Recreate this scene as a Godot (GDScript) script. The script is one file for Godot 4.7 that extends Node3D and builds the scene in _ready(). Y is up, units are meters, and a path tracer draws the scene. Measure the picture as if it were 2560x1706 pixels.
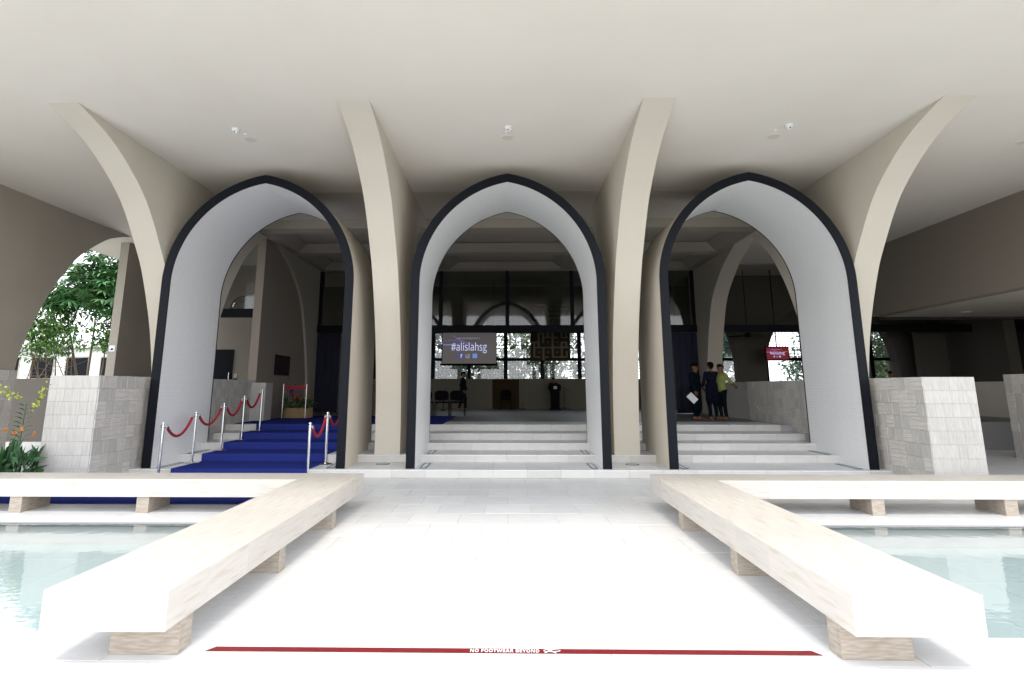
extends Node3D

# x to the right, y up, d = metres ahead of the camera (z = -d)
const CEIL := 6.25
var rng := RandomNumberGenerator.new()
var M := {}
var used := {}


func _ready() -> void:
	rng.seed = 7
	# ---------------------------------------------------------------- camera
	var cam := Camera3D.new()
	cam.name = "camera"
	var psi := atan(25.0 / 1480.0)
	var pit := deg_to_rad(11.2)
	var fw := Vector3(-sin(psi) * cos(pit), sin(pit), -cos(psi) * cos(pit))
	add_child(cam)
	cam.look_at_from_position(Vector3(0, 1.65, 0), Vector3(0, 1.65, 0) + fw, Vector3.UP)
	cam.near = 0.05
	cam.far = 600.0
	cam.set_frustum(0.05 * 1706.0 / 1480.0, Vector2(40.0, -175.0) / 1480.0 * 0.05, 0.05, 600.0)
	cam.current = true
	# ---------------------------------------------------------------- sky, sun, exposure
	var env := Environment.new()
	env.background_mode = Environment.BG_SKY
	var sky := Sky.new()
	var sm := ProceduralSkyMaterial.new()
	sm.sky_top_color = Color(0.80, 0.82, 0.85)
	sm.sky_horizon_color = Color(0.98, 0.985, 1.0)
	sm.sky_curve = 0.2
	sm.ground_bottom_color = Color(0.45, 0.44, 0.42)
	sm.ground_horizon_color = Color(0.8, 0.8, 0.8)
	sm.sky_energy_multiplier = 1.0
	sm.sun_angle_max = 1.0
	sky.sky_material = sm
	env.sky = sky
	env.tonemap_mode = Environment.TONE_MAPPER_LINEAR
	env.tonemap_exposure = 4.15
	env.sdfgi_enabled = true
	env.ssao_enabled = true
	env.ssil_enabled = true
	var we := WorldEnvironment.new()
	we.name = "environment"
	we.environment = env
	add_child(we)
	var sun := DirectionalLight3D.new()
	sun.name = "sun"
	sun.light_energy = 0.2
	sun.light_color = Color(1.0, 0.97, 0.93)
	sun.light_angular_distance = 20.0
	sun.shadow_enabled = true
	add_child(sun)
	sun.look_at_from_position(Vector3(0.0, 20, 9.0), Vector3.ZERO, Vector3.FORWARD)
	make_materials()
	build_ground()
	build_steps()
	build_roof()
	build_ribs()
	build_portals()
	build_stone_walls()
	build_hall()
	build_side_rooms()
	build_benches()
	build_pools()
	build_garden()
	build_carpets()
	build_stanchions()
	build_ceiling_devices()
	build_floor_lights()
	build_screens()
	build_furniture()
	build_people()
	build_tape()


# ==================================================================== helpers
func V(x: float, y: float, d: float) -> Vector3:
	return Vector3(x, y, -d)


func S() -> SurfaceTool:
	var st := SurfaceTool.new()
	st.begin(Mesh.PRIMITIVE_TRIANGLES)
	return st


func nm(called: String) -> String:
	if not used.has(called):
		used[called] = 0
		return called
	used[called] += 1
	return "%s_%03d" % [called, used[called]]


func tag(o: Node, label: String, category: String, group := "", kind := "") -> Node:
	if label: o.set_meta("label", label)
	if category: o.set_meta("category", category)
	if group: o.set_meta("group", group)
	if kind: o.set_meta("kind", kind)
	return o


func thing(called: String, label: String, category: String, at := Vector3.ZERO, group := "", turn := 0.0) -> Node3D:
	var o := Node3D.new()
	o.name = nm(called)
	add_child(o)
	o.position = at
	o.rotation.y = turn
	tag(o, label, category, group)
	return o


func put(called: String, m: Mesh, mt: Material, parent: Node = null, at := Vector3.ZERO) -> MeshInstance3D:
	var o := MeshInstance3D.new()
	o.mesh = m
	o.material_override = mt
	if parent:
		o.name = called
		parent.add_child(o, true)
	else:
		o.name = nm(called)
		add_child(o)
	o.position = at
	return o


func part(called: String, st: SurfaceTool, mt: Material, parent: Node = null, at := Vector3.ZERO) -> MeshInstance3D:
	return put(called, st.commit(), mt, parent, at)


func struct(called: String, st: SurfaceTool, mt: Material) -> MeshInstance3D:
	var o := part(called, st, mt)
	o.set_meta("kind", "structure")
	return o


func tri(st: SurfaceTool, a: Vector3, b: Vector3, c: Vector3, n: Vector3) -> void:
	for p in [a, c, b]:
		st.set_normal(n)
		st.add_vertex(p)


func face(st: SurfaceTool, pts: Array, out: Vector3) -> void:
	var n: Vector3 = (pts[1] - pts[0]).cross(pts[2] - pts[0])
	if n.length_squared() < 1e-14 and pts.size() > 3:
		n = (pts[2] - pts[0]).cross(pts[3] - pts[0])
	if n.dot(out) < 0:
		pts = pts.duplicate()
		pts.reverse()
		n = -n
	n = n.normalized()
	for i in range(1, pts.size() - 1):
		tri(st, pts[0], pts[i], pts[i + 1], n)


# chamfered box, c centre, s full size
func cbox(st: SurfaceTool, c: Vector3, s: Vector3, bev := 0.0, bs := Basis.IDENTITY) -> void:
	var h := s * 0.5
	var P := func(sg: Vector3, ax: int) -> Vector3:
		var q := Vector3(sg.x * (h.x - bev), sg.y * (h.y - bev), sg.z * (h.z - bev))
		q[ax] = sg[ax] * h[ax]
		return c + bs * q
	for ax in 3:
		var b := (ax + 1) % 3
		var e := (ax + 2) % 3
		for sgn in [-1.0, 1.0]:
			var pts := []
			for k in [[-1.0, -1.0], [1.0, -1.0], [1.0, 1.0], [-1.0, 1.0]]:
				var sg := Vector3.ZERO
				sg[ax] = sgn
				sg[b] = k[0]
				sg[e] = k[1]
				pts.append(P.call(sg, ax))
			var o := Vector3.ZERO
			o[ax] = sgn
			face(st, pts, bs * o)
	if bev <= 0.0:
		return
	for ax in 3:
		var b := (ax + 1) % 3
		var e := (ax + 2) % 3
		for s1 in [-1.0, 1.0]:
			for s2 in [-1.0, 1.0]:
				var sa := Vector3.ZERO
				sa[b] = s1
				sa[e] = s2
				var lo := sa
				var hi := sa
				lo[ax] = -1.0
				hi[ax] = 1.0
				face(st, [P.call(lo, b), P.call(hi, b), P.call(hi, e), P.call(lo, e)], bs * sa)
	for sx in [-1.0, 1.0]:
		for sy in [-1.0, 1.0]:
			for sz in [-1.0, 1.0]:
				var sg := Vector3(sx, sy, sz)
				face(st, [P.call(sg, 0), P.call(sg, 1), P.call(sg, 2)], bs * sg)


# box by limits
func bx(st: SurfaceTool, x0: float, x1: float, y0: float, y1: float, d0: float, d1: float, bev := 0.0) -> void:
	cbox(st, V((x0 + x1) / 2, (y0 + y1) / 2, (d0 + d1) / 2), Vector3(absf(x1 - x0), absf(y1 - y0), absf(d1 - d0)), bev)


# box whose stone grain runs along x (ax 0) or along d (ax 2)
func grain_box(st: SurfaceTool, x0: float, x1: float, y0: float, y1: float, d0: float, d1: float, ax: int) -> void:
	var lo := Vector3(minf(x0, x1), y0, -d1)
	var hi := Vector3(maxf(x0, x1), y1, -d0)
	for f in 3:
		for sgn in 2:
			var a := (f + 1) % 3
			var b := (f + 2) % 3
			var pts := []
			for k in [[0, 0], [1, 0], [1, 1], [0, 1]]:
				var q := Vector3.ZERO
				q[f] = hi[f] if sgn else lo[f]
				q[a] = hi[a] if k[0] else lo[a]
				q[b] = hi[b] if k[1] else lo[b]
				pts.append(q)
			var n := Vector3.ZERO
			n[f] = 1.0 if sgn else -1.0
			for k in ([0, 2, 1, 0, 3, 2] if sgn else [0, 1, 2, 0, 2, 3]):
				var v: Vector3 = pts[k]
				var along := v[ax]
				var cross := v.y + (v.x if ax == 2 else v.z) * (1.0 if f == 1 else 0.0)
				if f == ax:
					along = v.x if ax == 2 else v.z
					cross = v.y
				st.set_normal(n)
				st.set_uv(Vector2(along, cross + 0.37 * f))
				st.add_vertex(v)


# polygon extruded along x (poly = d,y) or along d (poly = x,y)
func extrude(st: SurfaceTool, poly: PackedVector2Array, along_x: bool, lo: float, hi: float) -> void:
	if Geometry2D.is_polygon_clockwise(poly):
		poly.reverse()
	var W := func(p: Vector2, t: float) -> Vector3:
		return V(t, p.y, p.x) if along_x else V(p.x, p.y, t)
	var ax := Vector3.RIGHT if along_x else Vector3.FORWARD
	var ix := Geometry2D.triangulate_polygon(poly)
	for i in range(0, ix.size(), 3):
		for e in [[lo, -ax], [hi, ax]]:
			face(st, [W.call(poly[ix[i]], e[0]), W.call(poly[ix[i + 1]], e[0]), W.call(poly[ix[i + 2]], e[0])], e[1])
	var n := poly.size()
	var en := []
	for i in n:
		var t: Vector2 = (poly[(i + 1) % n] - poly[i]).normalized()
		en.append(Vector2(t.y, -t.x))
	for i in n:
		var a := poly[i]
		var b := poly[(i + 1) % n]
		var na: Vector2 = en[i]
		var nb: Vector2 = en[i]
		if na.dot(en[(i + n - 1) % n]) > 0.85:
			na = (na + en[(i + n - 1) % n]).normalized()
		if nb.dot(en[(i + 1) % n]) > 0.85:
			nb = (nb + en[(i + 1) % n]).normalized()
		var A: Vector3 = W.call(a, lo)
		var B: Vector3 = W.call(b, lo)
		var C: Vector3 = W.call(b, hi)
		var D: Vector3 = W.call(a, hi)
		var n3a: Vector3 = W.call(na, 0.0)
		var n3b: Vector3 = W.call(nb, 0.0)
		var cr := (B - A).cross(C - A)
		var list := [[A, n3a], [B, n3b], [C, n3b], [A, n3a], [C, n3b], [D, n3a]]
		if cr.dot(n3a + n3b) > 0:
			list = [[A, n3a], [C, n3b], [B, n3b], [A, n3a], [D, n3a], [C, n3b]]
		for q in list:
			st.set_normal(q[1])
			st.add_vertex(q[0])


# smooth strip between two rows of points; out = side that should face out, v = arc length
func ribbon(st: SurfaceTool, A: PackedVector3Array, B: PackedVector3Array, flip: bool, u0 := 0.0, u1 := 0.0) -> void:
	var n := A.size()
	var fn := []
	for i in n - 1:
		var c := (A[i + 1] - A[i]).cross(B[i] - A[i]).normalized()
		fn.append(-c if flip else c)
	var v := 0.0
	for i in n - 1:
		var na: Vector3 = fn[i]
		var nb: Vector3 = fn[i]
		if i > 0 and na.dot(fn[i - 1]) > 0.93: na = (na + fn[i - 1]).normalized()
		if i < n - 2 and nb.dot(fn[i + 1]) > 0.93: nb = (nb + fn[i + 1]).normalized()
		var dv := A[i].distance_to(A[i + 1])
		var q := [[A[i], na, u0, v], [A[i + 1], nb, u0, v + dv], [B[i + 1], nb, u1, v + dv], [B[i], na, u1, v]]
		var order := [0, 1, 2, 0, 2, 3] if flip else [0, 2, 1, 0, 3, 2]
		for k in order:
			st.set_normal(q[k][1])
			st.set_uv(Vector2(q[k][2], q[k][3]))
			st.add_vertex(q[k][0])
		v += dv


func tube(st: SurfaceTool, pts: PackedVector3Array, r0: float, r1 := -1.0, sides := 8) -> void:
	if r1 < 0: r1 = r0
	var n := pts.size()
	var rows := []
	var up := Vector3.UP
	for i in n:
		var t := (pts[mini(i + 1, n - 1)] - pts[maxi(i - 1, 0)]).normalized()
		var a := t.cross(up)
		if a.length() < 0.05: a = t.cross(Vector3.RIGHT)
		a = a.normalized()
		var b := t.cross(a).normalized()
		up = a.cross(t)
		var r := lerpf(r0, r1, float(i) / maxf(1, n - 1))
		var row := []
		for k in sides:
			var w := TAU * k / sides
			var d := a * cos(w) + b * sin(w)
			row.append([pts[i] + d * r, d])
		rows.append(row)
	for i in n - 1:
		for k in sides:
			var p: Array = rows[i][k]
			var q: Array = rows[i][(k + 1) % sides]
			var r: Array = rows[i + 1][(k + 1) % sides]
			var s: Array = rows[i + 1][k]
			var outw: Vector3 = p[1] + q[1]
			var fl: bool = ((q[0] - p[0]).cross(s[0] - p[0])).dot(outw) > 0
			for e in ([p, r, q, p, s, r] if fl else [p, q, r, p, r, s]):
				st.set_normal(e[1])
				st.add_vertex(e[0])
	for e in [[0, 1], [n - 1, n - 2]]:
		var cap := []
		for k in sides: cap.append(rows[e[0]][k][0])
		face(st, cap, pts[e[0]] - pts[e[1]])


# profile = [r, y] from bottom to top
func lathe(st: SurfaceTool, c: Vector3, prof: Array, sides := 16, bs := Basis.IDENTITY) -> void:
	for i in prof.size() - 1:
		var r0: float = prof[i][0]
		var y0: float = prof[i][1]
		var r1: float = prof[i + 1][0]
		var y1: float = prof[i + 1][1]
		var nn := Vector2(y1 - y0, r0 - r1).normalized()
		for k in sides:
			var pts := []
			var ns := []
			for e in [[k, r0, y0], [k + 1, r0, y0], [k + 1, r1, y1], [k, r1, y1]]:
				var w: float = TAU * e[0] / sides
				pts.append(c + bs * Vector3(cos(w) * e[1], e[2], sin(w) * e[1]))
				ns.append(bs * Vector3(cos(w) * nn.x, nn.y, sin(w) * nn.x))
			var o: Vector3 = ns[0] + ns[1]
			var cr: Vector3 = (pts[1] - pts[0]).cross(pts[2] - pts[0])
			if cr.length_squared() < 1e-16: cr = (pts[2] - pts[0]).cross(pts[3] - pts[0])
			for j in ([0, 2, 1, 0, 3, 2] if cr.dot(o) > 0 else [0, 1, 2, 0, 2, 3]):
				st.set_normal(ns[j])
				st.add_vertex(pts[j])


func text(words: String, size: float, font := "Droid Sans", weight := 400, depth := 0.004) -> TextMesh:
	var t := TextMesh.new()
	var f := SystemFont.new()
	f.font_names = PackedStringArray([font])
	f.font_weight = weight
	t.font = f
	t.text = words
	t.font_size = 64
	t.pixel_size = size / 64.0
	t.depth = depth
	t.curve_step = 2.0
	return t


func spline(p: Array, steps: int) -> PackedVector2Array:
	var o := PackedVector2Array()
	for i in p.size() - 1:
		var a: Vector2 = p[maxi(i - 1, 0)]
		var d: Vector2 = p[mini(i + 2, p.size() - 1)]
		var b: Vector2 = p[i]
		var c: Vector2 = p[i + 1]
		for k in steps:
			o.append(b.cubic_interpolate(c, a, d, float(k) / steps))
	o.append(p[-1])
	return o


# ==================================================================== materials
func lin(r: float, g: float, b: float) -> Color:
	return Color(r, g, b).linear_to_srgb()


func noise_tex(sd: int, freq: float, lo: Color, hi: Color, oct := 4, size := 512, warp := false) -> NoiseTexture2D:
	var n := FastNoiseLite.new()
	n.seed = sd
	n.frequency = freq
	n.fractal_octaves = oct
	n.noise_type = FastNoiseLite.TYPE_SIMPLEX_SMOOTH
	if warp:
		n.domain_warp_enabled = true
		n.domain_warp_amplitude = 18.0
		n.domain_warp_frequency = 0.01
	var t := NoiseTexture2D.new()
	t.width = size
	t.height = size
	t.seamless = true
	t.noise = n
	var g := Gradient.new()
	g.set_color(0, lo)
	g.set_color(1, hi)
	t.color_ramp = g
	return t


func bump(sd: int, freq: float, strength: float, oct := 3) -> NoiseTexture2D:
	var t := noise_tex(sd, freq, Color.BLACK, Color.WHITE, oct)
	t.color_ramp = null
	t.as_normal_map = true
	t.bump_strength = strength
	return t


func mat(key: String, c: Color, rough: float, metal := 0.0) -> StandardMaterial3D:
	var m := StandardMaterial3D.new()
	m.resource_name = key
	m.albedo_color = c
	m.roughness = rough
	m.metallic = metal
	M[key] = m
	return m


func tri_tex(m: StandardMaterial3D, t: Texture2D, sc: Vector3) -> void:
	m.albedo_color = Color.WHITE
	m.albedo_texture = t
	m.uv1_triplanar = true
	m.uv1_world_triplanar = true
	m.uv1_scale = sc


func make_materials() -> void:
	var m := mat("paint", Color.WHITE, 0.85)
	tri_tex(m, noise_tex(1, 0.006, lin(0.575, 0.525, 0.445), lin(0.615, 0.565, 0.485), 5), Vector3(0.15, 0.15, 0.15))
	m = mat("ceiling_paint", Color.WHITE, 0.9)
	tri_tex(m, noise_tex(2, 0.006, lin(0.67, 0.625, 0.56), lin(0.71, 0.665, 0.60), 5), Vector3(0.1, 0.1, 0.1))
	m = mat("taupe_paint", Color.WHITE, 0.85)
	tri_tex(m, noise_tex(3, 0.006, lin(0.37, 0.33, 0.28), lin(0.40, 0.36, 0.305), 4), Vector3(0.15, 0.15, 0.15))
	mat("hall_shaded_paint", lin(0.31, 0.275, 0.235), 0.85)  # outside wall paint darkened, the dimness of the hall put into its colour
	mat("hall_rib_shaded_paint", lin(0.38, 0.342, 0.285), 0.85)  # same paint as the outer ribs, darkened to carry the indoor shade
	mat("shaded_paint", lin(0.28, 0.24, 0.20), 0.85)  # taupe darkened so shade on edge beam and infill sits in the colour
	m = mat("steel", lin(0.0035, 0.005, 0.009), 0.5)
	m.metallic_specular = 0.28
	m = mat("dark_steel", lin(0.003, 0.0035, 0.006), 0.6)
	m.metallic_specular = 0.25
	mat("chrome", lin(0.75, 0.75, 0.77), 0.18, 1.0)
	# floor and steps
	for i in 3:
		m = mat("floor_tile_%d" % i, Color.WHITE, 0.42)
		var k: float = [0.66, 0.68, 0.70][i]
		tri_tex(m, noise_tex(20 + i, 0.012, lin(k * 0.94, k * 0.945, k * 0.96), lin(k * 1.05, k * 1.05, k * 1.05), 5), Vector3(0.5, 1, 1.6))
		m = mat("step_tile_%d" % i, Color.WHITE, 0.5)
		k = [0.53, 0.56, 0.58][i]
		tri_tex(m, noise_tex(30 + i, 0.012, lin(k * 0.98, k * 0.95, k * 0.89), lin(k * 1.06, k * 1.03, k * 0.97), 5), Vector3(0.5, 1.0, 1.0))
	mat("grout", lin(0.38, 0.38, 0.38), 0.9)
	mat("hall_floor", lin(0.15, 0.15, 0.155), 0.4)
	# stones: veins run along x/z (bench) or up (wall fronts)
	for i in 3:
		var k: float = [0.975, 1.0, 1.025][i]
		m = mat("travertine_%d" % i, Color.WHITE, 0.5)
		var t := noise_tex(40 + i, 0.012, lin(0.445 * k, 0.40 * k, 0.345 * k), lin(0.585 * k, 0.555 * k, 0.505 * k), 6, 512, true)
		t.color_ramp.add_point(0.34, lin(0.535 * k, 0.50 * k, 0.45 * k))
		m.albedo_texture = t
		m.uv1_scale = Vector3(0.28, 3.4, 1)
		m.uv1_offset = Vector3(0.13 * i, 0.31 * i, 0)
		m = mat("wall_stone_%d" % i, Color.WHITE, 0.6)
		t = noise_tex(60 + i, 0.010, lin(0.44 * k, 0.42 * k, 0.39 * k), lin(0.57 * k, 0.545 * k, 0.51 * k), 5, 512, true)
		tri_tex(m, t, Vector3(5.0, 0.6, 5.0))
		m.uv1_offset = Vector3(0.37 * i, 0.11 * i, 0.23 * i)
		m = mat("wall_stone_flat_%d" % i, Color.WHITE, 0.6)
		t = noise_tex(70 + i, 0.010, lin(0.51 * k, 0.48 * k, 0.44 * k), lin(0.69 * k, 0.655 * k, 0.61 * k), 5, 512, true)
		tri_tex(m, t, Vector3(0.6, 6.0, 0.6))
		m.uv1_offset = Vector3(0.37 * i, 0.11 * i, 0.23 * i)
	# mosaic lining
	m = mat("mosaic", Color.WHITE, 0.45)
	var im := Image.create(256, 256, false, Image.FORMAT_RGB8)
	var r := RandomNumberGenerator.new()
	r.seed = 5
	im.fill(lin(0.64, 0.64, 0.64))
	for row in 8:
		for c in 4:
			var k := r.randf_range(0.985, 1.015)
			var x0 := c * 64 + (32 if row % 2 else 0)
			for part_x in [x0, x0 - 256]:
				im.fill_rect(Rect2i(part_x + 1, row * 32 + 3, 61, 26), lin(0.81 * k, 0.805 * k, 0.80 * k))
	m.albedo_texture = ImageTexture.create_from_image(im)
	m.uv1_scale = Vector3(1.0 / 0.28, 1.0 / 0.28, 1)
	# cloth and colours
	m = mat("carpet", Color.WHITE, 1.0)
	tri_tex(m, noise_tex(80, 0.05, lin(0.020, 0.029, 0.155), lin(0.028, 0.041, 0.225), 5), Vector3(2, 2, 2))
	m.metallic_specular = 0.1
	mat("rope_red", lin(0.30, 0.008, 0.018), 0.8)
	mat("tape_red", lin(0.17, 0.005, 0.009), 0.5)
	mat("white_plastic", lin(0.8, 0.8, 0.8), 0.4)
	mat("white_paint", lin(0.8, 0.8, 0.79), 0.6)
	mat("black", lin(0.004, 0.004, 0.005), 0.7)
	M.black.metallic_specular = 0.15
	mat("black_cloth", lin(0.005, 0.005, 0.007), 0.95)
	M.black_cloth.metallic_specular = 0.1
	m = M.travertine_0.duplicate()
	m.albedo_texture = noise_tex(47, 0.012, lin(0.27, 0.22, 0.17), lin(0.46, 0.41, 0.35), 6, 512, true)
	tri_tex(m, m.albedo_texture, Vector3(0.9, 7.0, 0.9))
	M["travertine_leg_shaded"] = m  # leg stone darkened, shade under the bench slab put into the colour
	mat("grille", lin(0.5, 0.47, 0.42), 0.7)
	mat("speaker_cloth", lin(0.60, 0.55, 0.485), 0.9)
	mat("lens", lin(0.05, 0.05, 0.06), 0.2)
	mat("wood", lin(0.30, 0.19, 0.08), 0.5)
	mat("tan_panel", lin(0.03, 0.02, 0.009), 0.7)
	M.tan_panel.metallic_specular = 0.15
	mat("bamboo", lin(0.32, 0.21, 0.10), 0.7)
	mat("plaque_cloth", lin(0.016, 0.002, 0.004), 0.95)
	mat("curtain", lin(0.012, 0.012, 0.03), 0.9)
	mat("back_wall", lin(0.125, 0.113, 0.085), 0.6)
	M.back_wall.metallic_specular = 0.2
	mat("room_shaded_paint", lin(0.06, 0.052, 0.042), 0.85)  # hall paint darkened further, shade of side rooms and passage put into it
	m = mat("glass", Color(0.82, 0.88, 0.86, 0.12), 0.03)
	m.transparency = BaseMaterial3D.TRANSPARENCY_ALPHA
	m = mat("frosted_lamp", lin(0.55, 0.62, 0.65), 0.2)
	m = mat("tinted_glass", Color(0.06, 0.07, 0.065, 0.32), 0.04)
	m.transparency = BaseMaterial3D.TRANSPARENCY_ALPHA
	m = mat("water", Color(0.85, 0.96, 0.96, 0.15), 0.02)
	m.transparency = BaseMaterial3D.TRANSPARENCY_ALPHA
	m.normal_enabled = true
	m.normal_texture = bump(90, 0.012, 6.0, 3)
	m.normal_scale = 0.06
	m.uv1_triplanar = true
	m.uv1_world_triplanar = true
	m.uv1_scale = Vector3(0.55, 0.55, 1.4)
	mat("pool_tile", lin(0.36, 0.445, 0.46), 0.5)
	mat("bark", lin(0.16, 0.12, 0.085), 0.9)
	m = mat("leaf", Color.WHITE, 0.55)
	m.vertex_color_use_as_albedo = true
	m.backlight_enabled = true
	m.backlight = lin(0.12, 0.2, 0.05)
	m = mat("body", Color.WHITE, 0.9)
	m.metallic_specular = 0.15
	m.vertex_color_use_as_albedo = true
	m = mat("earth", Color.WHITE, 1.0)
	tri_tex(m, noise_tex(95, 0.02, lin(0.05, 0.075, 0.025), lin(0.09, 0.12, 0.045), 5), Vector3(0.5, 0.5, 0.5))
	mat("lattice", lin(0.02, 0.022, 0.026), 0.6)


# ==================================================================== ground and steps
func tile_mesh(w: float, h: float, dp: float, bev := 0.003) -> ArrayMesh:
	var st := S()
	cbox(st, Vector3.ZERO, Vector3(w, h, dp), bev)
	return st.commit()


func build_ground() -> void:
	var st := S()
	bx(st, -300, 300, -1.0, -0.32, -300, 300)
	struct("ground", st, M.earth)
	# court floor: bed with openings for the two pools, tiles on top
	st = S()
	for r in [[-20, 20, -14, 4.45], [-20, 20, 7.86, 28], [-3.02, 3.02, 4.45, 7.86], [-20, -9.0, 4.45, 7.86], [9.0, 20, 4.45, 7.86]]:
		bx(st, r[0], r[1], -0.3, -0.006, r[2], r[3])
	var floor_o := struct("court_floor", st, M.grout)
	var tw := 0.635
	var td := 0.63
	var tm := tile_mesh(tw - 0.003, 0.024, td - 0.003, 0.002)
	var rest := S()
	var singles := 0
	for row in 32:
		var d1 := 11.57 - row * td
		var dc := d1 - td / 2
		var off := 0.0 if row % 2 == 0 else tw / 2
		for k in range(-30, 31):
			var x := k * tw + off + 0.02
			if absf(x) > 18: continue
			var pool := absf(x) + tw / 2 > 3.02 and absf(x) - tw / 2 < 9.0 and dc + td / 2 > 4.45 and dc - td / 2 < 7.86
			var at := V(x, -0.012 + rng.randf_range(-0.0008, 0.0008), dc)
			if pool:
				# cut tiles along the pool edge
				var x0 := absf(x) - tw / 2
				var x1 := absf(x) + tw / 2
				var a0 := dc - td / 2
				var a1 := dc + td / 2
				if a0 < 4.45: a1 = 4.45
				elif a1 > 7.86: a0 = 7.86
				elif x0 < 3.02: x1 = 3.02
				elif x1 > 9.0: x0 = 9.0
				else: continue
				if a1 - a0 < 0.02 or x1 - x0 < 0.02: continue
				var sg := signf(x)
				bx(rest, sg * x0 + sg * 0.0025, sg * x1 - sg * 0.0025, -0.024, 0.0, a0 + 0.0025, a1 - 0.0025, 0.002)
				continue
			if dc > 2.4 and absf(x) < (3.3 if dc < 8.3 else 7.6) and singles < 300:
				singles += 1
				put("floor_tile", tm, M["floor_tile_%d" % rng.randi_range(0, 2)], floor_o, at)
			else:
				bx(rest, x - tw / 2 + 0.0025, x + tw / 2 - 0.0025, -0.024, 0.0, dc - td / 2 + 0.0025, dc + td / 2 - 0.0025, 0.002)
	# tiles of the covered walks to either side of the steps
	for k in 20:
		for s in [-1, 1]:
			for row in 16:
				var x0: float = 8.3 + k * tw
				if x0 > 18: continue
				bx(rest, s * x0 + 0.0025, s * (x0 + tw) - 0.0025 * s, -0.024, 0.0, 11.575 + row * td, 11.57 + (row + 1) * td, 0.002)
	var rs := part("floor_tiles", rest, M.floor_tile_1, floor_o)
	rs.set_meta("kind", "stuff")


const STEP_D := [11.58, 12.72, 13.65, 14.45, 15.36, 27.2]


func build_steps() -> void:
	var st := S()
	for i in 5:
		var x := 7.75 if i == 0 else 7.2
		bx(st, -x, x, -0.1 if i == 0 else 0.15 * i - 0.05, 0.15 * (i + 1) - 0.012, STEP_D[i] + 0.012, 17.0 if i < 4 else 16.9)
	var o := struct("entrance_steps", st, M.grout)
	var tw := 0.635
	for i in 5:
		var x := 7.75 if i == 0 else 7.0
		var y := 0.15 * (i + 1)
		var n := int(ceil(2 * x / tw))
		var t0: float = STEP_D[i]
		var depth: float = minf(STEP_D[i + 1] - t0 + 0.012, 1.3)
		var rm := tile_mesh(tw - 0.004, 0.146 - 0.02, 0.02, 0.002)
		var tm := tile_mesh(tw - 0.004, 0.022, depth - 0.004, 0.003)
		for k in n:
			var xc := -x + (k + 0.5) * tw + (0.02 if i % 2 else -0.12)
			if xc + tw / 2 > x + 0.1: continue
			put("riser_tile", rm, M["step_tile_%d" % rng.randi_range(0, 2)], o, V(xc, y - 0.022 - 0.064, t0 + 0.016))
			if k % 1 == 0:
				put("tread_tile", tm, M["floor_tile_%d" % rng.randi_range(0, 2)] if i < 3 else M.floor_tile_0, o, V(xc, y - 0.011, t0 + depth / 2))
	st = S()
	bx(st, -12.4, 20, -0.1, 0.745, 16.9, 27.3)
	struct("hall_floor", st, M.hall_floor)


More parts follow.
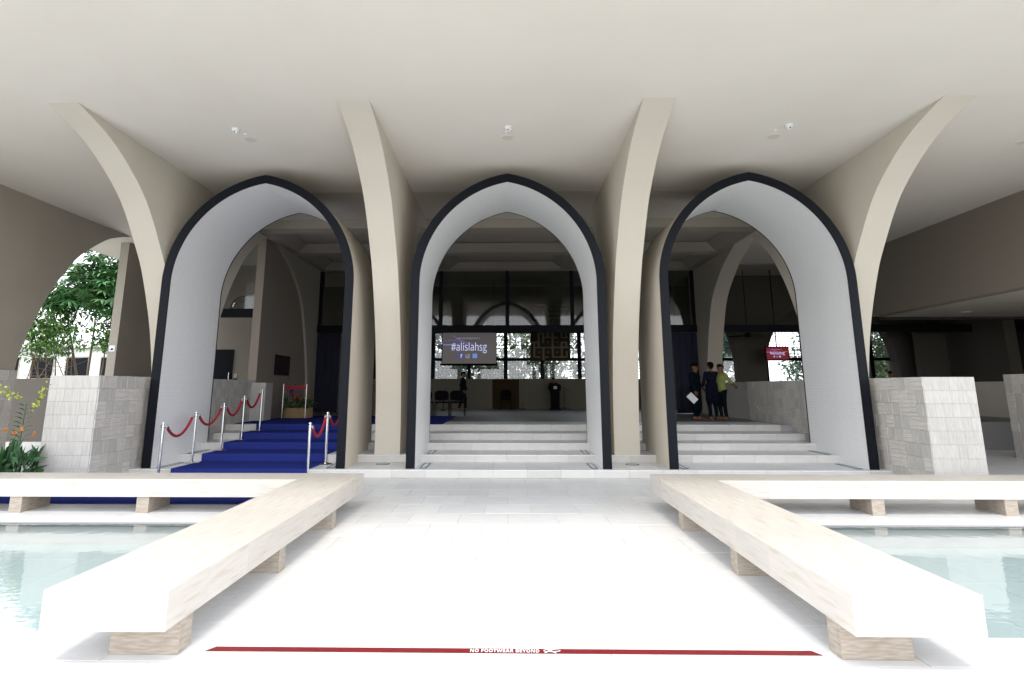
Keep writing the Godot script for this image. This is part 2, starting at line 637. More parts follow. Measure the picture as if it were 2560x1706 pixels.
# ==================================================================== roof, beams
func build_roof() -> void:
	var st := S()
	bx(st, -14.1, 12.6, CEIL, CEIL + 0.5, 5.7, 27.6)
	bx(st, 12.6, 22.0, CEIL, CEIL + 0.5, 8.0, 27.6)
	struct("ceiling", st, M.ceiling_paint)
	st = S()
	bx(st, -7.03, 7.03, CEIL - 0.004, CEIL + 0.1, 13.47, 15.79)  # thin sheet under the ceiling, darker colour stands in for shade behind the portals
	struct("passage_ceiling", st, M.paint)
	st = S()
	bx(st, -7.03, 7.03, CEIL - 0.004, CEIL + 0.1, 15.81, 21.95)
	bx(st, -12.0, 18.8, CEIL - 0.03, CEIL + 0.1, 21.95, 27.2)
	struct("hall_ceiling", st, M.hall_rib_shaded_paint)  # sheet below the roof, hall shade put into its darker colour
	# coffered ceiling of the hall: flat bands and pits with sloping sides
	var cof := thing("coffered_ceiling", "dim coffered ceiling of flat bands and sloping pits inside the hall", "ceiling")
	for b in [[15.8, 16.35], [18.8, 19.3], [21.65, 22.1]]:
		st = S()
		bx(st, -7.05, 7.05, 6.0, 6.24, b[0], b[1])
		part("cross_band", st, M.hall_rib_shaded_paint, cof)  # lighter copy of the hall paint, light on these bands put into colour
	for b in [[-7.05, -6.8], [-2.75, -2.1], [2.1, 2.75], [6.8, 7.05]]:
		for q in [[16.352, 18.798], [19.302, 21.648]]:
			st = S()
			bx(st, b[0], b[1], 6.001, 6.24, q[0], q[1])
			part("band", st, M.hall_shaded_paint, cof)
	for b in [[-6.8, -2.75], [-2.1, 2.1], [2.75, 6.8]]:
		for q in [[16.35, 18.8], [19.3, 21.65]]:
			st = S()
			var x0: float = b[0]
			var x1: float = b[1]
			var a0: float = q[0]
			var a1: float = q[1]
			var w := 0.4
			var lo := [V(x0, 6.0, a0), V(x1, 6.0, a0), V(x1, 6.0, a1), V(x0, 6.0, a1)]
			var hi := [V(x0 + w, 6.215, a0 + w), V(x1 - w, 6.215, a0 + w), V(x1 - w, 6.215, a1 - w), V(x0 + w, 6.215, a1 - w)]
			for k in 4:
				face(st, [lo[k], lo[(k + 1) % 4], hi[(k + 1) % 4], hi[k]], Vector3.DOWN)
			part("coffer_slope", st, M.hall_shaded_paint, cof)
	# right: deep edge beam and the low soffit beyond it
	st = S()
	bx(st, 12.25, 12.6, 4.0, CEIL + 0.02, 8.0, 20.0)
	tag(part("edge_beam", st, M.shaded_paint), "long deep taupe beam under the ceiling at the far right", "beam")
	st = S()
	bx(st, 12.6, 22.0, 4.0, 4.25, 8.0, 20.0)
	tag(part("low_soffit", st, M.paint), "low dark soffit over the side passage at the far right", "soffit")
	st = S()
	lathe(st, V(14.43, 3.985, 18.7), [[0.0, 0.0], [0.13, 0.0], [0.14, 0.02]], 20)
	tag(part("downlight", st, M.white_plastic), "small round white downlight in the low soffit at far right", "downlight")


# ==================================================================== ribs
func front_curve() -> PackedVector2Array:
	return spline([Vector2(12.76, 0.28), Vector2(12.74, 1.0), Vector2(12.62, 1.9), Vector2(12.36, 2.9), Vector2(11.92, 3.92), Vector2(11.55, 4.5), Vector2(10.94, 5.25), Vector2(10.2, 5.78), Vector2(9.56, 6.07), Vector2(8.87, 6.25), Vector2(8.6, 6.29)], 5)


func back_curve() -> PackedVector2Array:
	return spline([Vector2(13.93, 0.3), Vector2(13.93, 1.2), Vector2(13.96, 2.08), Vector2(14.12, 2.79), Vector2(14.64, 3.95), Vector2(15.06, 4.6), Vector2(15.55, 5.19), Vector2(16.41, 5.82), Vector2(17.0, 6.08), Vector2(17.6, 6.25), Vector2(17.7, 6.29)], 5)


func far_curve() -> PackedVector2Array:
	return spline([Vector2(17.05, 6.29), Vector2(17.3, 6.22), Vector2(17.97, 5.94), Vector2(18.98, 5.5), Vector2(20.05, 4.7), Vector2(20.58, 3.75), Vector2(21.0, 2.6), Vector2(21.18, 1.8), Vector2(21.2, 0.7)], 5)


func rib_near(st: SurfaceTool, x0: float, x1: float, back: bool) -> void:
	var p := front_curve()
	if back:
		p.append(Vector2(17.7, 6.4))
		p.insert(p.size() - 1, Vector2(8.6, 6.4))
		var b := back_curve()
		b.reverse()
		p.append_array(b)
	else:
		p.append(Vector2(8.6, 6.4))
		p.append(Vector2(15.9, 6.4))
		p.append(Vector2(15.9, 6.2))
		p.append_array(spline([Vector2(15.9, 6.15), Vector2(15.0, 5.85), Vector2(14.2, 5.2), Vector2(13.75, 4.2), Vector2(13.6, 3.0), Vector2(13.6, 0.28)], 4))
	extrude(st, p, true, x0, x1)


func build_ribs() -> void:
	for s in [[-2.48, "slender curved beige fin pillar between the left and central portals"], [2.5, "slender curved beige fin pillar between the central and right portals"]]:
		var st := S()
		rib_near(st, s[0] - 0.265, s[0] + 0.265, false)
		tag(part("fin_pillar", st, M.paint), s[1], "pillar", "curved fin pillars along the entrance")
	for s in [[-7.27, "curved beige fin pillar rising from the stone wall left of the carpeted portal"], [7.29, "curved beige fin pillar rising from the stone wall right of the right portal"]]:
		var st := S()
		rib_near(st, s[0] - 0.255, s[0] + 0.255, true)
		tag(part("fin_pillar", st, M.paint), s[1], "pillar", "curved fin pillars along the entrance")
	# piers at the back of the arcade, inside the hall
	for s in [-1, 1]:
		var t := thing("hall_arch", "half arch pier inside the hall seen through the %s portal" % ("left" if s < 0 else "right"), "pier", Vector3.ZERO, "arch piers inside the hall")
		var st := S()
		var p := far_curve()
		p.append(Vector2(22.6, 0.7))
		p.append(Vector2(22.6, 6.4))
		p.append(Vector2(17.05, 6.4))
		extrude(st, p, true, s * 7.29 - 0.255, s * 7.29 + 0.255)
		part("pier", st, M.hall_rib_shaded_paint, t)
		if s < 0:
			st = S()
			var q := far_curve()
			for i in q.size(): q[i] += Vector2(0.02, 0.04)
			var w := PackedVector2Array([Vector2(17.0, 0.74), Vector2(17.0, 6.33)])
			for v in q:
				if v.x > 17.02: w.append(v)
			extrude(st, w, true, -7.36, -7.12)
			part("infill_wall", st, M.shaded_paint, t)
	# outermost walls of the court
	var st := S()
	var p := PackedVector2Array([Vector2(9.4, 6.4), Vector2(9.4, 0.3)])
	p.append_array(back_curve())
	p.append(Vector2(17.7, 6.4))
	extrude(st, p, true, -12.1, -11.6)
	tag(part("arch_wall", st, M.taupe_paint), "big taupe wall with a half arch edge at the far left over the garden", "wall")
	st = S()
	bx(st, -12.37, -12.1, 0.0, CEIL + 0.05, 18.3, 22.2)
	tag(part("garden_pier", st, M.taupe_paint), "narrow taupe pier end standing in front of the garden at far left", "pier")
	# little notice on the pier
	var sg := thing("wall_notice", "small white notice with a dark symbol on the narrow garden pier", "notice", V(-12.24, 2.86, 18.29))
	st = S()
	cbox(st, Vector3.ZERO, Vector3(0.19, 0.19, 0.01), 0.002)
	part("board", st, M.white_plastic, sg)
	st = S()
	face(st, [Vector3(-0.05, -0.05, 0.0075), Vector3(0.04, -0.05, 0.0075), Vector3(0.04, -0.01, 0.0075), Vector3(0.0, 0.02, 0.0075)], Vector3.BACK)
	part("symbol", st, M.steel, sg)


# ==================================================================== portals
func arch_profile() -> Array:
	# each side: a long arc from the point, a tighter one at the springing, then a straight jamb
	var half := PackedVector2Array()
	var inner := PackedVector2Array()
	for side in 2:
		var q := PackedVector2Array()
		var t := 0.168 * side
		var a0 := acos(0.3923 / (2.3473 - t))
		for k in 33:
			var a := lerpf(a0, 0.2, k / 32.0)
			q.append(Vector2(-0.3923, 3.7207) + Vector2(cos(a), sin(a)) * (2.3473 - t))
		for k in range(1, 7):
			var a := 0.2 * (1.0 - k / 6.0)
			q.append(Vector2(-0.248, 3.75) + Vector2(cos(a), sin(a)) * (2.2 - t))
		q.append(Vector2(1.952 - t, 1.9))
		q.append(Vector2(1.952 - t, 0.13))
		if side == 0: half = q
		else: inner = q
	var O := PackedVector2Array()
	var I := PackedVector2Array()
	for i in range(half.size() - 1, -1, -1):
		O.append(Vector2(-half[i].x, half[i].y))
		I.append(Vector2(-inner[i].x, inner[i].y))
	for i in range(1, half.size()):
		O.append(half[i])
		I.append(inner[i])
	return [O, I]


func rows(p: PackedVector2Array, x: float, d: float) -> PackedVector3Array:
	var o := PackedVector3Array()
	for v in p: o.append(V(x + v.x, v.y, d))
	return o


func grow(O: PackedVector2Array, I: PackedVector2Array, t: float) -> PackedVector2Array:
	var q := PackedVector2Array()
	for i in O.size(): q.append(O[i] + (O[i] - I[i]).normalized() * t)
	return q


func build_portals() -> void:
	var pr := arch_profile()
	var O: PackedVector2Array = pr[0]
	var I: PackedVector2Array = pr[1]
	for e in [[-5.03, "pointed arch portal with blue carpeted steps and dark metal rim at left"], [0.04, "central pointed arch portal with dark rim in front of the hall"], [5.03, "pointed arch portal with dark rim at right where three people stand inside"]]:
		var x: float = e[0]
		var t := thing("arch_portal", e[1], "portal", Vector3.ZERO, "row of three arched portals")
		var d0 := 11.70
		var d1 := 13.90
		var st := S()
		ribbon(st, rows(O, x, d0 + 0.03), rows(O, x, d1 - 0.04), false)
		part("outer_shell", st, M.paint, t)
		st = S()
		ribbon(st, rows(I, x, d0 + 0.03), rows(I, x, d1 - 0.04), true, 0.0, d1 - d0 - 0.13)
		part("mosaic_lining", st, M.mosaic, t)
		for f in [["front_rim", d0, d0 + 0.03], ["rear_rim", d1 - 0.04, d1]]:
			st = S()
			var a := grow(O, I, 0.002)
			var b := grow(I, O, 0.002)
			ribbon(st, rows(a, x, f[1]), rows(b, x, f[1]), false)
			ribbon(st, rows(a, x, f[2]), rows(b, x, f[2]), true)
			ribbon(st, rows(a, x, f[1]), rows(a, x, f[2]), false)
			ribbon(st, rows(b, x, f[1]), rows(b, x, f[2]), true)
			part(f[0], st, M.steel, t)


# ==================================================================== stone clad walls
func stone_module(kind: int, sd: int, w: float, h: float) -> ArrayMesh:
	# one clad piece, 3 uneven strips; face towards +z, lies in xy
	var r := RandomNumberGenerator.new()
	r.seed = sd
	var st := S()
	var a := r.randf_range(0.26, 0.4)
	var b := r.randf_range(0.6, 0.74)
	var cuts := [0.0, a, b, 1.0]
	for i in 3:
		var p := r.randf_range(0.0, 0.012)
		var lo: float = cuts[i]
		var hi: float = cuts[i + 1]
		if kind == 0:
			cbox(st, Vector3((lo + hi) / 2 * w - w / 2, 0, p / 2), Vector3((hi - lo) * w - 0.002, h - 0.003, 0.03 + p), 0.002)
		else:
			cbox(st, Vector3(0, (lo + hi) / 2 * h - h / 2, p / 2), Vector3(w - 0.003, (hi - lo) * h - 0.002, 0.03 + p), 0.002)
	return st.commit()


func clad(t: Node3D, origin: Vector3, right: Vector3, len_: float, height: float, mixed: bool, sd: int, budget: int) -> void:
	var r := RandomNumberGenerator.new()
	r.seed = sd
	var h := 0.225
	var w := 0.225 if mixed else 0.145
	var ncol := int(round(len_ / w))
	w = len_ / ncol
	var nrow := int(ceil(height / h))
	var bank := []
	for i in 4:
		bank.append([stone_module(0, sd + i, w, h), stone_module(1, sd + 50 + i, w, h)])
	var plain_m := []
	for i in 3:
		var st := S()
		cbox(st, Vector3.ZERO, Vector3(w - 0.0012, h - 0.0025, 0.03), 0.001)
		plain_m.append(st.commit())
	var nrm := right.cross(Vector3.UP).normalized() * -1.0
	nrm = Vector3.UP.cross(right).normalized() * -1.0
	nrm = right.cross(Vector3.UP).normalized()
	var bs := Basis(right, Vector3.UP, nrm)
	var left := budget
	for c in ncol:
		for k in nrow:
			var y := height - (k + 0.5) * h
			if y < -0.05: continue
			var at := origin + right * ((c + 0.5) * w) + Vector3.UP * y
			var kind := 0
			if mixed: kind = 1 if (r.randf() < 0.5) != (int(c / 3) % 2 == 0 and r.randf() < 0.3) else 0
			var o: MeshInstance3D
			var ms := r.randi_range(0, 2)
			if left <= 0: return
			if mixed:
				o = put("stone_tile", bank[r.randi_range(0, 3)][kind], M[("wall_stone_%d" if kind == 0 else "wall_stone_flat_%d") % ms], t, at)
			else:
				o = put("stone_tile", plain_m[0], M["wall_stone_%d" % ms], t, at + nrm * r.randf_range(0, 0.002))
			o.basis = bs
			left -= 1


func build_stone_walls() -> void:
	# left wall under the fin pillar, running back into the hall
	var specs := [[-1, "stone clad wall left of the carpeted portal with pale front end"], [1, "stone clad wall right of the right portal with pale front end"]]
	for sp in specs:
		var s: int = sp[0]
		var x_in := 7.15
		var x_out := 8.02
		var top := 1.87 if s < 0 else 1.84
		var t := thing("stone_wall", sp[1], "wall", Vector3.ZERO, "stone clad walls beside the portals")
		var st := S()
		var a := s * (x_in + 0.015)
		var b := s * x_out
		bx(st, minf(a, b), maxf(a, b), -0.02, top - 0.004, 10.475, 17.45 if s < 0 else 22.0)
		part("core", st, M.wall_stone_1, t)
		# front end (faces the camera)
		clad(t, V(minf(s * x_in, s * x_out), 0, 10.46), Vector3.RIGHT, x_out - x_in, top, false, 11, 80)
		# long side facing the middle
		if s < 0:
			clad(t, V(-x_in - 0.004, 0, 10.455), Vector3(0, 0, -1) * 1.0, 7.0, top, true, 21, 260)
		else:
			clad(t, V(x_in + 0.004, 0, 18.0), Vector3(0, 0, 1), 7.55, top, true, 31, 290)
	# pale stone pier face under the hall arch at left
	var tp := thing("stone_pier", "pale stone pier inside the left portal below the dark cloth plaque wall", "pier")
	var sp2 := S()
	bx(sp2, -7.4, -6.74, 0.75, 1.8, 16.8, 17.3)
	part("core", sp2, M.wall_stone_1, tp)
	clad(tp, V(-7.41, 0.72, 16.785), Vector3.RIGHT, 0.68, 1.08, false, 41, 40)
	# outer plinths at both edges of the view
	for s in [-1, 1]:
		var t := thing("stone_plinth", "stone clad plinth cut by the %s edge of the picture" % ("left" if s < 0 else "right"), "plinth", Vector3.ZERO, "stone clad plinths at the edges")
		var st := S()
		var x: float = -11.47 if s < 0 else 12.25
		var top := 2.06 if s < 0 else 1.98
		var d1 := 13.85 if s < 0 else 15.0
		bx(st, x - (0.78 if s < 0 else -0.015), x + (0.78 if s > 0 else -0.015), -0.02, top - 0.004, 9.3, d1)
		part("core", st, M.wall_stone_1, t)
		if s < 0:
			clad(t, V(x, 0, 9.3), Vector3(0, 0, -1), d1 - 9.3, top, true, 51, 200)
		else:
			clad(t, V(x, 0, d1), Vector3(0, 0, 1), d1 - 9.3, top, true, 61, 260)
	# low plain walls
	var st := S()
	bx(st, -17.5, -11.2, -0.1, 1.95, 19.0, 19.25)
	tag(part("low_wall", st, mat("low_wall_shaded_paint", lin(0.095, 0.085, 0.073), 0.85)), "low plain taupe wall in front of the garden trees at far left", "wall")  # taupe darkened, shade under the roof put into the wall colour
	st = S()
	bx(st, 15.75, 16.1, 0.2, 1.86, 11.0, 24.0)
	bx(st, 15.45, 16.1, -0.02, 0.2, 11.0, 24.0)
	tag(part("low_wall", st, M.paint), "low plain wall with a ledge along the side passage at far right", "wall")


# ==================================================================== hall
func window_wall(t: Node3D, x0: float, x1: float, y0: float, y1: float, d: float, muls: Array, lower: Array, rail: float, lat_y0: float) -> void:
	for x in muls:
		var st := S()
		bx(st, x - 0.085, x + 0.085, y0, y1, d - 0.06, d + 0.06)
		part("mullion", st, M.dark_steel, t)
	for x in lower:
		var st := S()
		bx(st, x - 0.07, x + 0.07, y0, rail, d - 0.055, d + 0.055)
		part("mullion", st, M.dark_steel, t)
	var st := S()
	bx(st, x0, x1, rail, rail + 0.13, d - 0.065, d + 0.065)
	part("rail", st, M.dark_steel, t)
	st = S()
	bx(st, x0, x1, y0, y1, d + 0.08, d + 0.09)
	part("pane", st, M.glass, t)
	# perforated pattern screen outside the panes
	var cell := 0.13
	var cm := S()
	for q in [[-0.5, 0.0, 0.032], [0.0, -0.5, 0.032], [0.0, 0.0, 0.05]]:
		cbox(cm, Vector3(q[0] * cell, q[1] * cell, 0), Vector3(q[2], q[2], 0.01), 0.0, Basis(Vector3.BACK, PI / 4 if q[2] > 0.04 else 0.0))
	cbox(cm, Vector3.ZERO, Vector3(0.008, cell * 1.0, 0.006))
	cbox(cm, Vector3.ZERO, Vector3(cell, 0.008, 0.005))
	var mm := MultiMesh.new()
	mm.transform_format = MultiMesh.TRANSFORM_3D
	mm.mesh = cm.commit()
	var nx := int((x1 - x0) / cell)
	var ny := int((y1 - lat_y0) / cell)
	mm.instance_count = nx * ny
	for i in nx:
		for j in ny:
			mm.set_instance_transform(i * ny + j, Transform3D(Basis.IDENTITY, V(x0 + (i + 0.5) * cell, lat_y0 + (j + 0.5) * cell, d + 0.2)))
	var mi := MultiMeshInstance3D.new()
	mi.multimesh = mm
	mi.material_override = M.lattice
	mi.name = "pattern_screen"
	t.add_child(mi, true)
	mi.set_meta("kind", "stuff")


func arch_poly(xc: float, hw: float, y_base: float, y_spring: float, y_top: float) -> PackedVector2Array:
	var p := PackedVector2Array([Vector2(xc - hw, y_base)])
	for i in 25:
		var a := PI - PI * i / 24.0
		p.append(Vector2(xc + hw * cos(a), y_spring + (y_top - y_spring) * pow(sin(a), 0.9)))
	p.append(Vector2(xc + hw, y_base))
	return p


func csg_wall(called: String, x0: float, x1: float, y0: float, y1: float, d0: float, d1: float, mt: Material, holes: Array, niches: Array = [], parent: Node = null) -> CSGCombiner3D:
	var c := CSGCombiner3D.new()
	if parent:
		c.name = called
		parent.add_child(c, true)
	else:
		c.name = nm(called)
		add_child(c)
	var b := CSGBox3D.new()
	b.name = "wall"
	b.size = Vector3(x1 - x0, y1 - y0, d1 - d0)
	b.position = V((x0 + x1) / 2, (y0 + y1) / 2, (d0 + d1) / 2)
	b.material = mt
	c.add_child(b)
	for h in holes + niches:
		var p := CSGPolygon3D.new()
		p.name = "opening"
		p.polygon = h
		p.depth = d1 - d0 + 0.4
		p.position = V(0, 0, d0 - 0.2 - (d1 - d0) * 0.6 if h in niches else d0 - 0.2)
		p.operation = CSGShape3D.OPERATION_SUBTRACTION
		p.material = mt
		c.add_child(p, true)
	return c


func build_hall() -> void:
	# glass screen across the hall with its deep dark transom
	var t := thing("glass_screen", "dark framed glass screen with heavy transom across the hall", "glass screen")
	for x in [-7.0, -2.44, 0.05, 2.47, 7.0]:
		var st := S()
		bx(st, x - 0.07, x + 0.07, 3.94, 6.1, 21.95, 22.07)
		part("mullion", st, M.dark_steel, t)
	var st := S()
	bx(st, -7.03, 7.03, 3.68, 3.94, 21.88, 22.14)
	part("transom", st, M.dark_steel, t)
	st = S()
	bx(st, -7.03, 7.03, 6.06, 6.12, 21.95, 22.07)
	part("head_rail", st, M.dark_steel, t)
	st = S()
	bx(st, -7.03, 7.03, 3.94, 6.06, 22.0, 22.012)
	part("pane", st, M.tinted_glass, t)
	st = S()
	bx(st, -7.03, 7.03, 6.12, CEIL + 0.03, 21.9, 22.2)
	tag(part("ceiling_beam", st, M.hall_shaded_paint), "shallow ceiling beam directly above the glass screen", "ceiling beam", "transverse ceiling beams")
	# folded doors at both ends of the screen
	for s in [-1, 1]:
		var f := thing("folded_door", "folded dark door panels stacked below the transom at the %s end of the screen" % ("left" if s < 0 else "right"), "folding door", Vector3.ZERO, "folded door stacks")
		for k in 7:
			st = S()
			var x: float = s * (6.95 - k * 0.12)
			cbox(st, V(x, 2.22, 22.0 + (0.02 if k % 2 else -0.02)), Vector3(0.15, 2.9, 0.05), 0.006, Basis(Vector3.UP, 0.35 if k % 2 else -0.35))
			part("door_panel", st, M.curtain, f)
	# rear wall of the hall
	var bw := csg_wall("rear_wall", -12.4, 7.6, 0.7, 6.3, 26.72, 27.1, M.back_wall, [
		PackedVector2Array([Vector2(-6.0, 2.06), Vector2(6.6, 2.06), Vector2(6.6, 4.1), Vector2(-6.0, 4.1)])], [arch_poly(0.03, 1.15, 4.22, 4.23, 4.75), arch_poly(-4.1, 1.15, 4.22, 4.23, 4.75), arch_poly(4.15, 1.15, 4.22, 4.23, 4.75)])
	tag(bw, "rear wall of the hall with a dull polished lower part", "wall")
	var w := thing("hall_window", "wide dark framed window with perforated pattern screen behind the hall", "window")
	window_wall(w, -6.0, 6.6, 2.06, 4.1, 26.8, [-5.9, -3.29, -0.02, 3.28, 6.5], [-4.95, -1.66, 1.62, 4.9], 2.85, 2.06)
	st = S()
	cbox(st, V(-0.02, 1.39, 26.7), Vector3(1.18, 1.28, 0.05), 0.006)
	tag(part("wall_panel", st, M.tan_panel), "tan wooden wall panel behind the single chair at the hall's rear", "panel")
	# ceiling fans
	for f in [[V(0.16, 4.44, 24.4), "small ceiling fan hanging behind the central glass screen"], [V(9.3, 3.66, 23.0), "dark ceiling fan hanging in the right side room"]]:
		var fan := thing("ceiling_fan", f[1], "ceiling fan", f[0], "ceiling fans")
		st = S()
		lathe(st, Vector3.ZERO, [[0.0, -0.09], [0.09, -0.07], [0.11, 0.0], [0.07, 0.08], [0.0, 0.1]], 12)
		part("motor", st, M.black, fan)
		st = S()
		tube(st, PackedVector3Array([Vector3(0, 0.08, 0), Vector3(0, CEIL - f[0].y, 0)]), 0.014)
		part("rod", st, M.black, fan)
		for k in 3:
			st = S()
			var bs := Basis(Vector3.UP, TAU * k / 3.0 + 0.3)
			cbox(st, bs * Vector3(0.4, -0.02, 0), Vector3(0.62, 0.012, 0.12), 0.003, bs * Basis(Vector3.RIGHT, 0.2))
			part("blade", st, M.black, fan)
	# calligraphic relief panel hung in front of the window
	var k := thing("relief_panel", "square patterned dark relief panel hanging right of centre in the hall", "relief panel", V(1.02, 2.77, 24.5))
	st = S()
	cbox(st, Vector3(0.8, 1.15, -0.03), Vector3(1.62, 2.32, 0.05), 0.006)
	part("board", st, M.tan_panel, k)
	var bars := [[285, 810, 335, 1160], [400, 836, 450, 1070], [285, 805, 450, 835], [520, 810, 570, 915], [640, 810, 690, 1384], [450, 915, 640, 950], [690, 915, 800, 950], [870, 810, 915, 920], [980, 810, 1030, 920], [870, 920, 1060, 950], [870, 1035, 1035, 1070], [990, 1070, 1035, 1154], [870, 1070, 915, 1154], [870, 1190, 915, 1384], [130, 1035, 284, 1070], [175, 1070, 219, 1410], [220, 1161, 639, 1190], [691, 1155, 1070, 1189], [400, 1191, 455, 1480], [220, 1390, 350, 1420], [456, 1390, 560, 1420], [640, 1385, 1035, 1415], [1000, 1260, 1035, 1384], [295, 1270, 345, 1305], [520, 1270, 570, 1305], [755, 1270, 800, 1305], [525, 1030, 570, 1070], [760, 1035, 805, 1070],
		[290, 130, 1010, 150], [510, 151, 550, 620], [850, 215, 1080, 255], [620, 215, 670, 255], [740, 215, 790, 255], [551, 330, 1010, 375], [551, 440, 1075, 479], [890, 480, 1075, 620], [660, 480, 700, 620], [130, 225, 399, 255], [400, 225, 440, 620], [200, 455, 399, 490], [130, 540, 399, 620]]
	for b in bars:
		st = S()
		var x0: float = (b[0] - 110) / 990.0 * 1.6
		var x1: float = (b[2] - 110) / 990.0 * 1.6
		var y0: float = (1480 - b[3]) / 1350.0 * 2.3
		var y1: float = (1480 - b[1]) / 1350.0 * 2.3
		cbox(st, Vector3((x0 + x1) / 2, (y0 + y1) / 2, 0.01), Vector3(x1 - x0, y1 - y0, 0.035), 0.003)
		part("relief_bar", st, M.back_wall, k)
	for x in [0.3, 1.3]:
		st = S()
		tube(st, PackedVector3Array([Vector3(x, 2.31, -0.03), Vector3(x, 3.45, -0.03)]), 0.006, 0.006, 6)
		part("hanging_cable", st, M.black, k)


func build_side_rooms() -> void:
	var st: SurfaceTool
	# ---- left: glazed front, dark room behind with door
	var g := thing("side_glazing", "dark framed glazing with transom beside the left portal interior", "glazing")
	st = S()
	bx(st, -10.1, -7.5, 3.75, 4.0, 17.55, 17.75)
	part("transom", st, M.dark_steel, g)
	st = S()
	bx(st, -10.1, -7.5, 4.0, CEIL, 17.64, 17.652)
	part("pane", st, M.tinted_glass, g)
	var lw := csg_wall("side_room_wall", -12.1, -7.5, 0.0, 6.3, 23.4, 23.6, M.hall_shaded_paint, [arch_poly(-10.0, 1.1, 4.72, 4.73, 5.45)])
	tag(lw, "beige rear wall of the dim left side room with a small arched window", "wall")
	var dr := thing("dark_door", "dark door in the dim room behind the left portal", "door", V(-11.2, 0.75, 23.38))
	st = S()
	cbox(st, Vector3(0, 1.2, 0), Vector3(0.9, 2.4, 0.05), 0.004)
	part("leaf", st, M.steel, dr)
	st = S()
	tube(st, PackedVector3Array([Vector3(0.34, 1.0, 0.06), Vector3(0.34, 1.5, 0.06)]), 0.015)
	part("handle", st, M.chrome, dr)
	st = S()
	cbox(st, V(-9.55, 1.95, 23.38), Vector3(0.32, 2.4, 0.04), 0.004)
	tag(part("door_frame_post", st, M.wood), "brown wooden door edge in the dim left side room", "door")
	var ds := thing("dispenser_stand", "slim dark dispenser stand in the dim left side room", "stand", V(-9.75, 0.75, 21.5))
	st = S()
	cbox(st, Vector3(0, 0.62, 0), Vector3(0.1, 1.24, 0.08), 0.01)
	part("post", st, M.black, ds)
	st = S()
	cbox(st, Vector3(0, 1.33, 0.0), Vector3(0.13, 0.17, 0.1), 0.015)
	part("head", st, M.grille, ds)
	# ---- right: transverse arched wall in the side room, window wall behind
	var o := csg_wall("side_room_arches", 7.56, 19.0, 0.7, 6.3, 24.2, 24.7, M.room_shaded_paint, [arch_poly(8.35, 0.98, 0.6, 2.2, 4.6), arch_poly(13.1, 2.65, 0.6, 2.2, 5.2)])
	tag(o, "dim arched inner wall with a broad pier in the right side room", "wall")
	o = csg_wall("side_room_back", 7.62, 19.0, 0.7, 6.3, 26.72, 27.1, M.back_wall, [PackedVector2Array([Vector2(7.7, 1.8), Vector2(18.4, 1.8), Vector2(18.4, 4.4), Vector2(7.7, 4.4)])])
	tag(o, "rear wall of the right side room below its bright window", "wall")
	var w := thing("side_window", "bright dark framed window with pattern screen in the right side room", "window")
	window_wall(w, 7.7, 18.4, 1.8, 4.4, 26.8, [8.3, 11.55, 14.0, 16.2, 18.3], [], 2.85, 2.98)
	st = S()
	bx(st, 7.55, 19.0, 3.68, 3.94, 21.88, 22.14)
	tag(part("dark_transom", st, M.dark_steel), "heavy dark horizontal beam across the right side room", "beam")
	st = S()
	bx(st, 12.9, 19.0, 3.96, CEIL, 20.3, 20.6)
	tag(part("dark_bulkhead", st, M.room_shaded_paint), "dark wall strip above the far right passage", "wall")
	st = S()
	bx(st, 17.0, 17.4, 0.0, CEIL, 20.5, 27.0)
	tag(part("passage_wall", st, M.room_shaded_paint), "dark end wall of the far right passage", "wall")
	st = S()
	bx(st, 15.9, 19.0, 0.0, 4.0, 23.2, 23.5)
	tag(part("passage_pier", st, M.room_shaded_paint), "dark broad pier face at the back of the far right passage", "pier")
	st = S()
	bx(st, 18.9, 19.2, 0.0, CEIL, 8.0, 27.0)
	tag(part("side_wall", st, M.room_shaded_paint), "plain dark outer wall closing the right side passage", "wall")


# ==================================================================== benches
func build_benches() -> void:
	for s in [-1, 1]:
		var t := thing("stone_bench", "L shaped travertine bench on stub legs %s of the court walkway" % ("left" if s < 0 else "right"), "bench", Vector3.ZERO, "travertine benches framing the walkway")
		var xi := 2.06
		var xo := 2.83
		var cuts := [3.88, 4.38, 5.04, 5.71, 6.37, 7.03, 7.69, 8.35, 8.95]
		for i in cuts.size() - 1:
			var st := S()
			grain_box(st, s * xi, s * xo, 0.21, 0.44, cuts[i] + 0.0006, cuts[i + 1] - 0.0006, 2)
			part("bench_slab", st, M["travertine_%d" % rng.randi_range(0, 2)], t)
		var x := xo
		while x < 9.5:
			var st := S()
			grain_box(st, s * (x + 0.0006), s * (x + 0.66 - 0.0006), 0.21, 0.44, 8.35, 8.95, 0)
			part("bench_slab", st, M["travertine_%d" % rng.randi_range(0, 2)], t)
			x += 0.66
		for d in [4.17, 5.85, 7.53]:
			var st := S()
			bx(st, s * 2.075, s * 2.52, 0.0, 0.21, d - 0.075, d + 0.075, 0.003)
			part("leg", st, M.travertine_leg_shaded, t)
		for xx in [3.2, 4.92, 6.66, 8.4]:
			var st := S()
			bx(st, s * (xx - 0.085), s * (xx + 0.085), 0.0, 0.21, 8.37, 8.9, 0.003)
			part("leg", st, M.travertine_leg_shaded, t)


